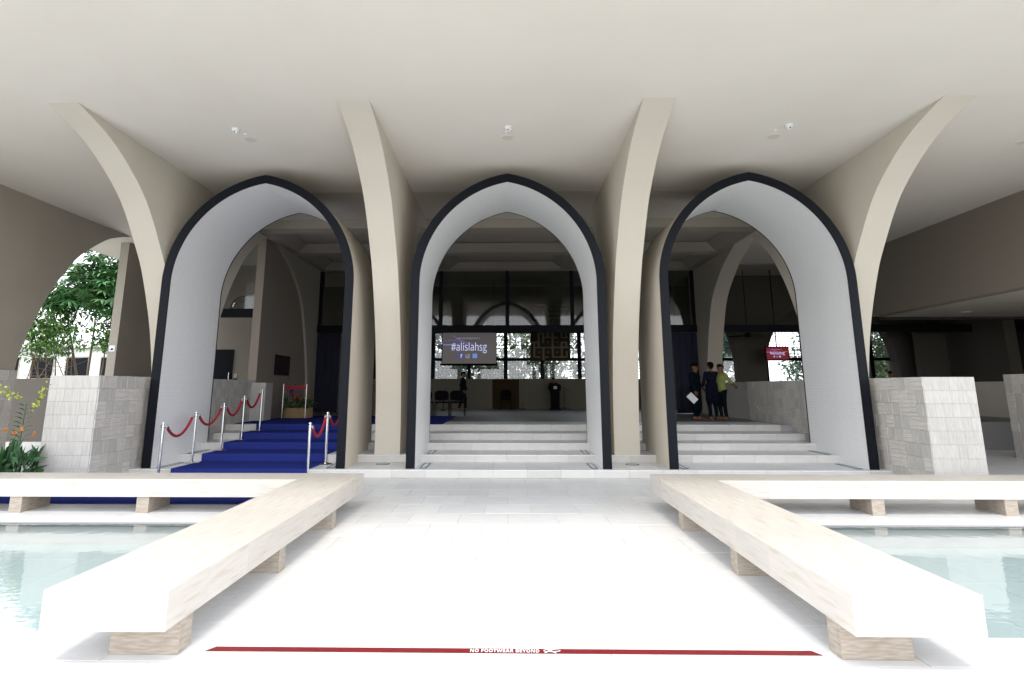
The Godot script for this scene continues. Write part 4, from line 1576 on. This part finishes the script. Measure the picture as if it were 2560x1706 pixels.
func build_screens() -> void:
	var ink := glow("screen_ink", lin(0.36, 0.38, 0.60))
	var dim := glow("screen_dim", lin(0.20, 0.19, 0.25))
	var violet := glow("screen_violet", lin(0.085, 0.065, 0.19))
	var cyan := glow("screen_cyan", lin(0.13, 0.18, 0.42))
	var blue := glow("screen_blue", lin(0.035, 0.035, 0.17))
	var sky_blue := glow("screen_sky", lin(0.10, 0.15, 0.36))
	var t := thing("projection_screen", "hanging projection screen showing a hashtag on grey in the hall", "projection screen", V(-1.515, 3.275, 24.5))
	var st := S()
	cbox(st, Vector3.ZERO, Vector3(2.21, 1.27, 0.012), 0.002)
	part("screen_cloth", st, glow("screen_grey", lin(0.052, 0.046, 0.046)), t)
	st = S()
	cbox(st, Vector3(-0.01, -0.675, 0), Vector3(2.36, 0.08, 0.06), 0.008)
	part("weight_bar", st, M.black, t)
	st = S()
	cbox(st, Vector3(-1.12, 0, -0.005), Vector3(0.03, 1.27, 0.01))
	cbox(st, Vector3(1.12, 0, -0.005), Vector3(0.03, 1.27, 0.01))
	part("border", st, M.black, t)
	st = S()
	cbox(st, Vector3(0, 0.72, 0), Vector3(2.4, 0.13, 0.12), 0.01)
	part("roller_case", st, M.black, t)
	st = S()
	for x in [-1.0, 1.0]: tube(st, PackedVector3Array([Vector3(x, 0.78, 0), Vector3(x, 2.95, 0)]), 0.008, 0.008, 6)
	part("hanging_cable", st, M.black, t)
	slide(t, 2.21, 1.27, 0.008, ink, dim, violet, cyan, blue, sky_blue)
	# small red screen in the right room
	t = thing("red_display", "small red display showing a hashtag hanging in the right side room", "display", V(10.38, 2.955, 23.0))
	st = S()
	cbox(st, Vector3(0, 0, -0.03), Vector3(0.9, 0.53, 0.06), 0.008)
	part("housing", st, M.black, t)
	st = S()
	cbox(st, Vector3.ZERO, Vector3(0.83, 0.46, 0.006))
	part("panel", st, glow("display_red", lin(0.09, 0.003, 0.007)), t)
	st = S()
	tube(st, PackedVector3Array([Vector3(0, 0.26, -0.04), Vector3(0, 3.3, -0.04)]), 0.02, 0.02, 8)
	part("hanger", st, M.black, t)
	slide(t, 0.83, 0.46, 0.004, glow("display_ink", lin(0.42, 0.38, 0.6)), glow("display_dim", lin(0.35, 0.2, 0.22)), glow("display_violet", lin(0.17, 0.02, 0.22)), glow("display_cyan", lin(0.35, 0.3, 0.6)), glow("display_blue", lin(0.15, 0.12, 0.5)), glow("display_sky", lin(0.2, 0.28, 0.6)))
	st = S()
	var W := func(u: float, v: float) -> Vector2: return Vector2((u - 0.5) * 0.83, (0.5 - v) * 0.46)
	wave(st, W.call(0.62, 0.42), W.call(0.75, 0.42), W.call(0.85, 0.36), W.call(0.99, 0.33), 0.012, 0.006)
	part("yellow_wave", st, glow("display_yellow", lin(0.25, 0.15, 0.02)), t)


# ==================================================================== furniture
func make_chair() -> Node3D:
	# faces +z, back towards -z; black stacking chair
	var t := Node3D.new()
	var st := S()
	cbox(st, Vector3(0, 0.44, 0.02), Vector3(0.46, 0.05, 0.44), 0.02)
	part("seat", st, M.black_cloth, t)
	st = S()
	var p := PackedVector2Array()
	for i in 24:
		var a := TAU * i / 24
		p.append(Vector2(signf(cos(a)) * pow(absf(cos(a)), 0.55) * 0.235, 0.68 + signf(sin(a)) * pow(absf(sin(a)), 0.7) * 0.165))
	extrude(st, p, false, 0.2, 0.235)
	var b := part("backrest", st, M.black_cloth, t)
	b.rotation.x = -0.08
	for sx in [-1, 1]:
		st = S()
		tube(st, PackedVector3Array([Vector3(sx * 0.24, 0.0, -0.27), Vector3(sx * 0.225, 0.42, -0.2), Vector3(sx * 0.21, 0.66, -0.24)]), 0.012, 0.012, 8)
		part("leg", st, M.black, t)
		st = S()
		tube(st, PackedVector3Array([Vector3(sx * 0.24, 0.0, 0.26), Vector3(sx * 0.22, 0.42, 0.1), Vector3(sx * 0.225, 0.42, -0.2)]), 0.012, 0.012, 8)
		part("leg", st, M.black, t)
	return t


func build_furniture() -> void:
	var proto := make_chair()
	for e in [[-2.68, 20.2, PI, "black chair cut off by the left jamb in the row inside the central portal"], [-2.13, 20.2, PI, "middle black chair of the row with something pale behind it"], [-1.62, 20.2, PI, "right end black chair of the row beside the walking man"], [-0.02, 26.2, 0.0, "lone black chair in front of the tan wall panel"]]:
		var c := proto.duplicate()
		c.name = nm("chair")
		add_child(c)
		c.position = V(e[0], 0.75, e[1])
		c.rotation.y = e[2]
		tag(c, e[3], "chair", "black stacking chairs in the hall")
	proto.free()
	var st := S()
	var pb := thing("box_stand", "pale box on a thin dark stand behind the middle chair of the row", "stand", V(-2.62, 0.75, 25.2))
	cbox(st, Vector3(0, 0.7, 0), Vector3(0.36, 0.13, 0.26), 0.02)
	part("box", st, M.grille, pb)
	st = S()
	lathe(st, Vector3.ZERO, [[0.0, 0.0], [0.14, 0.0], [0.14, 0.015], [0.015, 0.03], [0.015, 0.64], [0.0, 0.64]], 12)
	part("post", st, M.black, pb)
	# lectern and microphone
	var t := thing("lectern", "black lectern with a pale emblem in front of the hall's rear wall", "lectern", V(2.08, 0.75, 25.8))
	st = S()
	cbox(st, Vector3(0, 0.02, 0), Vector3(0.5, 0.04, 0.44), 0.006)
	part("base", st, M.black, t)
	st = S()
	cbox(st, Vector3(0, 0.42, 0), Vector3(0.36, 0.76, 0.3), 0.008)
	part("column", st, M.black, t)
	st = S()
	cbox(st, Vector3(0, 0.93, 0.02), Vector3(0.46, 0.27, 0.36), 0.012)
	part("desk", st, M.black, t)
	st = S()
	cbox(st, Vector3(0, 0.93, 0.205), Vector3(0.14, 0.12, 0.008), 0.002)
	part("emblem", st, M.grille, t)
	t = thing("microphone_stand", "thin boom microphone stand right of the lectern", "microphone stand", V(2.48, 0.75, 25.8))
	st = S()
	tube(st, PackedVector3Array([Vector3(0, 0.03, 0), Vector3(0, 0.86, 0)]), 0.012, 0.01, 8)
	part("pole", st, M.black, t)
	st = S()
	tube(st, PackedVector3Array([Vector3(0.22, 0.78, 0), Vector3(-0.15, 0.98, 0)]), 0.008, 0.008, 6)
	part("boom", st, M.black, t)
	for k in 3:
		st = S()
		var a := TAU * k / 3 + 0.4
		tube(st, PackedVector3Array([Vector3(0, 0.1, 0), Vector3(cos(a) * 0.26, 0.01, sin(a) * 0.26)]), 0.009, 0.009, 6)
		part("foot", st, M.black, t)
	t = thing("floor_microphone", "short desk stand on the floor right of the tan panel", "stand", V(0.72, 0.75, 26.3))
	st = S()
	lathe(st, Vector3.ZERO, [[0.0, 0.0], [0.12, 0.0], [0.12, 0.02], [0.01, 0.03], [0.01, 0.3], [0.0, 0.3]], 12)
	part("stand", st, M.black, t)


# ==================================================================== people
class Flesh:
	var v := PackedVector3Array()
	var n := PackedVector3Array()
	var c := PackedColorArray()
	var i := PackedInt32Array()


# bones: [a, b, ra, rb, colour]; surface nets over the smooth union of tapered capsules
func blob(sk: Flesh, bones: Array, cell: float, k: float) -> void:
	var lo := Vector3.INF
	var hi := -Vector3.INF
	for b in bones:
		var r: float = maxf(b[2], b[3]) + cell * 2 + k * 0.5
		lo = lo.min(b[0].min(b[1]) - Vector3.ONE * r)
		hi = hi.max(b[0].max(b[1]) + Vector3.ONE * r)
	var nx := int((hi.x - lo.x) / cell) + 2
	var ny := int((hi.y - lo.y) / cell) + 2
	var nz := int((hi.z - lo.z) / cell) + 2
	var f := PackedFloat32Array()
	f.resize(nx * ny * nz)
	f.fill(10.0)
	var own := PackedInt32Array()
	own.resize(nx * ny * nz)
	var near := PackedFloat32Array()
	near.resize(nx * ny * nz)
	near.fill(10.0)
	for bi in bones.size():
		var b: Array = bones[bi]
		var a: Vector3 = b[0]
		var ab: Vector3 = b[1] - a
		var l2 := maxf(ab.length_squared(), 1e-9)
		var ra: float = b[2]
		var rb: float = b[3]
		var m := maxf(ra, rb) + k + cell * 2
		var l: Vector3 = ((b[0].min(b[1]) - Vector3.ONE * m) - lo) / cell
		var h: Vector3 = ((b[0].max(b[1]) + Vector3.ONE * m) - lo) / cell
		for z in range(maxi(0, int(l.z)), mini(nz, int(h.z) + 1)):
			for y in range(maxi(0, int(l.y)), mini(ny, int(h.y) + 1)):
				var row := (z * ny + y) * nx
				for x in range(maxi(0, int(l.x)), mini(nx, int(h.x) + 1)):
					var p := lo + Vector3(x, y, z) * cell - a
					var t := clampf(p.dot(ab) / l2, 0.0, 1.0)
					var d := (p - ab * t).length() - lerpf(ra, rb, t)
					var q := row + x
					if d < near[q]:
						near[q] = d
						own[q] = bi
					var o := f[q]
					var hh := maxf(k - absf(o - d), 0.0) / k
					f[q] = minf(o, d) - hh * hh * k * 0.25
	var idx := PackedInt32Array()
	idx.resize(nx * ny * nz)
	idx.fill(-1)
	for z in nz - 1:
		for y in ny - 1:
			for x in nx - 1:
				var q := (z * ny + y) * nx + x
				var s := 0
				var acc := Vector3.ZERO
				var cnt := 0
				var g := PackedFloat32Array([f[q], f[q + 1], f[q + nx], f[q + nx + 1], f[q + nx * ny], f[q + nx * ny + 1], f[q + nx * ny + nx], f[q + nx * ny + nx + 1]])
				for e in 8:
					if g[e] < 0: s |= 1 << e
				if s == 0 or s == 255: continue
				for e in [[0, 1], [2, 3], [4, 5], [6, 7], [0, 2], [1, 3], [4, 6], [5, 7], [0, 4], [1, 5], [2, 6], [3, 7]]:
					var u := g[e[0]]
					var w := g[e[1]]
					if (u < 0) == (w < 0): continue
					var t := u / (u - w)
					var pa := Vector3(e[0] & 1, (e[0] >> 1) & 1, (e[0] >> 2) & 1)
					var pb := Vector3(e[1] & 1, (e[1] >> 1) & 1, (e[1] >> 2) & 1)
					acc += pa.lerp(pb, t)
					cnt += 1
				idx[q] = sk.v.size()
				sk.v.append(lo + (Vector3(x, y, z) + acc / cnt) * cell)
				sk.n.append(Vector3(g[1] + g[3] + g[5] + g[7] - g[0] - g[2] - g[4] - g[6], g[2] + g[3] + g[6] + g[7] - g[0] - g[1] - g[4] - g[5], g[4] + g[5] + g[6] + g[7] - g[0] - g[1] - g[2] - g[3]).normalized())
				var cc: Color = bones[own[q]][4]
				sk.c.append(cc)
	for z in range(1, nz - 1):
		for y in range(1, ny - 1):
			for x in range(1, nx - 1):
				var q := (z * ny + y) * nx + x
				var u := f[q] < 0
				for ax in 3:
					var st1: int = [1, nx, nx * ny][ax]
					if (f[q + st1] < 0) == u: continue
					var s1: int = [nx, nx * ny, 1][ax]
					var s2: int = [nx * ny, 1, nx][ax]
					var A := idx[q]
					var B := idx[q - s1]
					var C := idx[q - s1 - s2]
					var D := idx[q - s2]
					if A < 0 or B < 0 or C < 0 or D < 0: continue
					if u: sk.i.append_array(PackedInt32Array([A, C, B, A, D, C]))
					else: sk.i.append_array(PackedInt32Array([A, B, C, A, C, D]))


func skin_mesh(sk: Flesh) -> ArrayMesh:
	var arr := []
	arr.resize(Mesh.ARRAY_MAX)
	arr[Mesh.ARRAY_VERTEX] = sk.v
	arr[Mesh.ARRAY_NORMAL] = sk.n
	arr[Mesh.ARRAY_COLOR] = sk.c
	arr[Mesh.ARRAY_INDEX] = sk.i
	var m := ArrayMesh.new()
	m.add_surface_from_arrays(Mesh.PRIMITIVE_TRIANGLES, arr)
	return m


func hand_bones(w: Vector3, dir: Vector3, palm: Vector3, out: Vector3, c: Color) -> Array:
	# w wrist, dir along the hand, palm = palm normal, out = thumb side
	var b := []
	var kn := w + dir * 0.085
	b.append([w, w + dir * 0.04, 0.024, 0.026, c])
	for i in 4:
		var o := out * (0.028 - i * 0.019)
		b.append([w + dir * 0.02 + o * 0.6, kn + o, 0.016, 0.012, c])
		var l: float = [0.065, 0.075, 0.07, 0.055][i]
		var mid := kn + o + (dir * 0.85 + palm * 0.4).normalized() * l * 0.55
		b.append([kn + o, mid, 0.0098, 0.009, c])
		b.append([mid, mid + (dir * 0.5 + palm * 0.8).normalized() * l * 0.5, 0.009, 0.0078, c])
	var th := w + dir * 0.03 + out * 0.03
	var tm := th + (dir * 0.6 + out * 0.7 + palm * 0.3).normalized() * 0.04
	b.append([w + dir * 0.02 + out * 0.015, th, 0.015, 0.013, c])
	b.append([th, tm, 0.012, 0.0105, c])
	b.append([tm, tm + (dir * 0.9 + palm * 0.3).normalized() * 0.03, 0.0105, 0.009, c])
	return b


# o: elbows, wrists (right = -x when facing +z ... given as [L(+x), R(-x)]), colours, robe, hair, cap
func person(label: String, at: Vector3, turn: float, ht: float, o: Dictionary) -> Node3D:
	var t := thing("person", label, "person", at, "people inside the hall", turn)
	var k := ht / 1.66
	var top: Color = o.top
	var legc: Color = o.legs
	var sc: Color = o.get("skin", Color(0.20, 0.105, 0.065))
	var slv: Color = o.get("sleeve", top)
	var stride: float = o.get("stride", 0.0)
	var lean: Vector3 = o.get("lean", Vector3.ZERO)
	var sk := Flesh.new()
	var B := []
	for s in [-1, 1]:
		var hip := Vector3(s * 0.088, 0.88, 0)
		var kne := Vector3(s * 0.095, 0.475, 0.03 + s * stride * 0.5)
		var ank := Vector3(s * 0.1, 0.085, -0.02 + s * stride)
		B.append([hip, kne, 0.088, 0.062, legc])
		B.append([kne, ank + Vector3(0, 0.03, 0), 0.064, 0.052 if not o.get("barefoot", true) else 0.05, legc])
		B.append([ank, ank + Vector3(0, -0.04, -0.02), 0.038, 0.036, sc])
		B.append([ank + Vector3(0, -0.035, -0.03), ank + Vector3(s * 0.02, -0.06, 0.15), 0.034, 0.024, sc])
	B.append([Vector3(-0.06, 0.93, 0), Vector3(0.06, 0.93, 0), 0.118, 0.118, top if o.get("long", true) else legc])
	B.append([Vector3(0, 0.98, 0), Vector3(0, 1.2, 0.01) + lean * 0.7, 0.118, 0.128, top])
	B.append([Vector3(-0.07, 1.24, 0.01) + lean * 0.8, Vector3(0.07, 1.24, 0.01) + lean * 0.8, 0.118, 0.118, top])
	B.append([Vector3(-0.155, 1.345, -0.01) + lean, Vector3(0.155, 1.345, -0.01) + lean, 0.06, 0.06, top])
	B.append([Vector3(0, 1.36, -0.01) + lean, Vector3(0, 1.47, 0.015) + lean, 0.056, 0.05, sc])
	if o.get("robe", 0.0) > 0.0:
		for s in [-1, 1]:
			B.append([Vector3(s * 0.07, 0.95, 0), Vector3(s * 0.09, 0.95 - o.robe, 0.0), 0.125, 0.115, top])
	var hands := []
	for i in 2:
		var s := 1 if i == 0 else -1
		var sh := Vector3(s * 0.185, 1.335, -0.01) + lean
		var el: Vector3 = o.elbows[i]
		var wr: Vector3 = o.wrists[i]
		B.append([sh, el, 0.056, 0.043, top])
		if o.get("short_sleeve", false):
			B.append([sh.lerp(el, 0.55), el, 0.043, 0.039, slv])
		B.append([el, wr, 0.043, 0.03, slv])
		var dir := (wr - el).normalized()
		hands.append(hand_bones(wr, dir, Vector3(-s, 0, 0).slide(dir).normalized(), Vector3(0, 0, 1).slide(dir).normalized() if absf(dir.z) < 0.9 else Vector3.UP, sc))
	blob(sk, B, 0.021, 0.05)
	for hb in hands: blob(sk, hb, 0.0055, 0.008)
	var H := Vector3(0, 0, 0.01) + lean
	var hb := []
	hb.append([H + Vector3(0, 1.575, -0.02), H + Vector3(0, 1.565, 0.02), 0.086, 0.08, sc])
	hb.append([H + Vector3(0, 1.52, 0.03), H + Vector3(0, 1.475, 0.055), 0.066, 0.04, sc])
	hb.append([H + Vector3(0, 1.555, 0.098), H + Vector3(0, 1.522, 0.118), 0.011, 0.015, sc])
	hb.append([H + Vector3(0, 1.40, -0.01), H + Vector3(0, 1.5, 0.0), 0.05, 0.052, sc])
	for s in [-1, 1]:
		hb.append([H + Vector3(s * 0.086, 1.56, -0.005), H + Vector3(s * 0.084, 1.525, 0.0), 0.016, 0.012, sc])
		hb.append([H + Vector3(s * 0.033, 1.555, 0.088), H + Vector3(s * 0.034, 1.555, 0.09), 0.011, 0.011, Color(0.02, 0.015, 0.012)])
		hb.append([H + Vector3(s * 0.018, 1.578, 0.098), H + Vector3(s * 0.05, 1.58, 0.088), 0.006, 0.005, Color(0.012, 0.01, 0.01)])
	hb.append([H + Vector3(-0.022, 1.494, 0.092), H + Vector3(0.022, 1.494, 0.092), 0.008, 0.008, Color(0.16, 0.05, 0.045)])
	blob(sk, hb, 0.0075, 0.016)
	var body := put("body", skin_mesh(sk), M.body, t)
	body.scale = Vector3.ONE * k
	var hr := Flesh.new()
	var hc := Color(0.008, 0.007, 0.007)
	if o.get("hair", true):
		blob(hr, [[H + Vector3(0, 1.6, -0.03), H + Vector3(0, 1.61, 0.025), 0.088, 0.078, hc], [H + Vector3(0, 1.56, -0.055), H + Vector3(0, 1.53, -0.05), 0.07, 0.06, hc]], 0.012, 0.03)
		put("hair", skin_mesh(hr), M.body, t).scale = Vector3.ONE * k
	if o.get("cap", false):
		var st := S()
		lathe(st, H + Vector3(0, 1.6, -0.005), [[0.092, 0.0], [0.09, 0.085], [0.075, 0.098], [0.0, 0.1]], 16)
		part("cap", st, M.black_cloth, t).scale = Vector3.ONE * k
	return t


func build_people() -> void:
	var dark := Color(0.007, 0.008, 0.013)
	var navy := Color(0.009, 0.011, 0.022)
	person("man in dark robe and black cap holding a white sheet, facing right", V(5.60, 0.75, 17.95), 0.75, 1.61, {"top": dark, "legs": dark, "robe": 0.62, "cap": true, "elbows": [Vector3(0.27, 1.08, -0.03), Vector3(-0.25, 1.08, 0.02)], "wrists": [Vector3(0.22, 0.9, 0.14), Vector3(-0.22, 0.84, 0.1)]})
	var st := S()
	cbox(st, Vector3.ZERO, Vector3(0.2, 0.28, 0.003), 0.0, Basis(Vector3.BACK, 0.72))
	var sh := part("paper_sheet", st, M.white_paint, null, V(5.405, 1.37, 17.66))
	tag(sh, "white sheet of paper held by the man in the dark robe", "paper")
	sh.rotation.x = -0.25
	person("man in dark clothes seen from behind between two others", V(6.03, 0.75, 17.8), PI + 0.25, 1.64, {"top": navy, "legs": dark, "robe": 0.35, "elbows": [Vector3(0.26, 1.08, 0.0), Vector3(-0.26, 1.08, 0.02)], "wrists": [Vector3(0.2, 0.96, 0.17), Vector3(-0.2, 0.96, 0.18)]})
	person("man in yellow green T-shirt and dark trousers leaning on the stone wall", V(6.3, 0.75, 17.75), -1.15, 1.58, {"top": Color(0.23, 0.26, 0.085), "legs": dark, "sleeve": Color(0.20, 0.105, 0.065), "short_sleeve": true, "elbows": [Vector3(0.22, 1.1, -0.2), Vector3(-0.24, 1.09, 0.03)], "wrists": [Vector3(0.16, 1.0, -0.42), Vector3(-0.2, 0.88, 0.12)]})
	person("dark silhouetted man walking to the right past the row of chairs", V(-1.82, 0.75, 25.4), 1.35, 1.56, {"top": dark, "legs": dark, "stride": 0.12, "elbows": [Vector3(0.25, 1.08, 0.02), Vector3(-0.25, 1.08, -0.05)], "wrists": [Vector3(0.22, 0.88, 0.14), Vector3(-0.22, 0.86, 0.08)]})
	person("dark figure standing behind the lectern", V(2.06, 0.75, 26.3), 0.0, 1.34, {"top": dark, "legs": dark, "elbows": [Vector3(0.27, 1.1, 0.05), Vector3(-0.27, 1.1, 0.05)], "wrists": [Vector3(0.14, 1.08, 0.24), Vector3(-0.14, 1.08, 0.24)]})
	person("dark figure whose head shows above the right stone wall", V(15.0, 0.75, 23.7), -0.4, 1.54, {"top": dark, "legs": dark, "elbows": [Vector3(0.26, 1.08, 0.0), Vector3(-0.26, 1.08, 0.0)], "wrists": [Vector3(0.24, 0.86, 0.08), Vector3(-0.24, 0.86, 0.08)]})


# ==================================================================== floor tape
func build_tape() -> void:
	var t := thing("floor_tape", "long red floor strip with white edges and footwear notice across the walkway", "floor tape", V(0.02, 0.0, 4.175))
	var P := func(x: float, z: float, y: float) -> Vector3: return Vector3(x, y, z)
	var st := S()
	face(st, [P.call(-1.965, 0.043, 0.003), P.call(1.985, 0.043, 0.003), P.call(1.925, -0.043, 0.003), P.call(-1.905, -0.043, 0.003)], Vector3.UP)
	part("white_edge", st, M.white_plastic, t)
	st = S()
	face(st, [P.call(-1.95, 0.034, 0.006), P.call(1.965, 0.034, 0.006), P.call(1.92, -0.034, 0.006), P.call(-1.905, -0.034, 0.006)], Vector3.UP)
	part("red_band", st, M.tape_red, t)
	var words := put("lettering", text("NO FOOTWEAR BEYOND", 0.05, "Droid Sans", 700, 0.001), M.white_plastic, t)
	var ab := words.mesh.get_aabb()
	words.rotation.x = -PI / 2
	words.scale = Vector3(0.44 / ab.size.x, 0.046 / ab.size.y, 1)
	words.position = Vector3(-0.035 - ab.get_center().x * words.scale.x, 0.008, 0.002 + ab.get_center().y * words.scale.y)
	# crossed out sandal
	st = S()
	var c := Vector3(0.255, 0.009, 0.0)
	var pts := PackedVector3Array()
	for i in 25:
		var a := TAU * i / 24
		pts.append(c + Vector3(cos(a) * 0.052 + 0.012 * cos(2 * a), 0, sin(a) * (0.015 + 0.006 * cos(a))))
	for i in 24:
		var d := (pts[i + 1] - pts[i]).normalized().cross(Vector3.UP) * 0.0035
		face(st, [pts[i] - d, pts[i + 1] - d, pts[i + 1] + d, pts[i] + d], Vector3.UP)
	for s in [-1, 1]:
		var a := c + Vector3(-0.036, 0.001 + 0.0005 * s, s * 0.036)
		var b := c + Vector3(0.036, 0.001 + 0.0005 * s, -s * 0.036)
		var d := (b - a).normalized().cross(Vector3.UP) * 0.006
		face(st, [a - d, b - d, b + d, a + d], Vector3.UP)
	part("footwear_symbol", st, M.white_plastic, t)
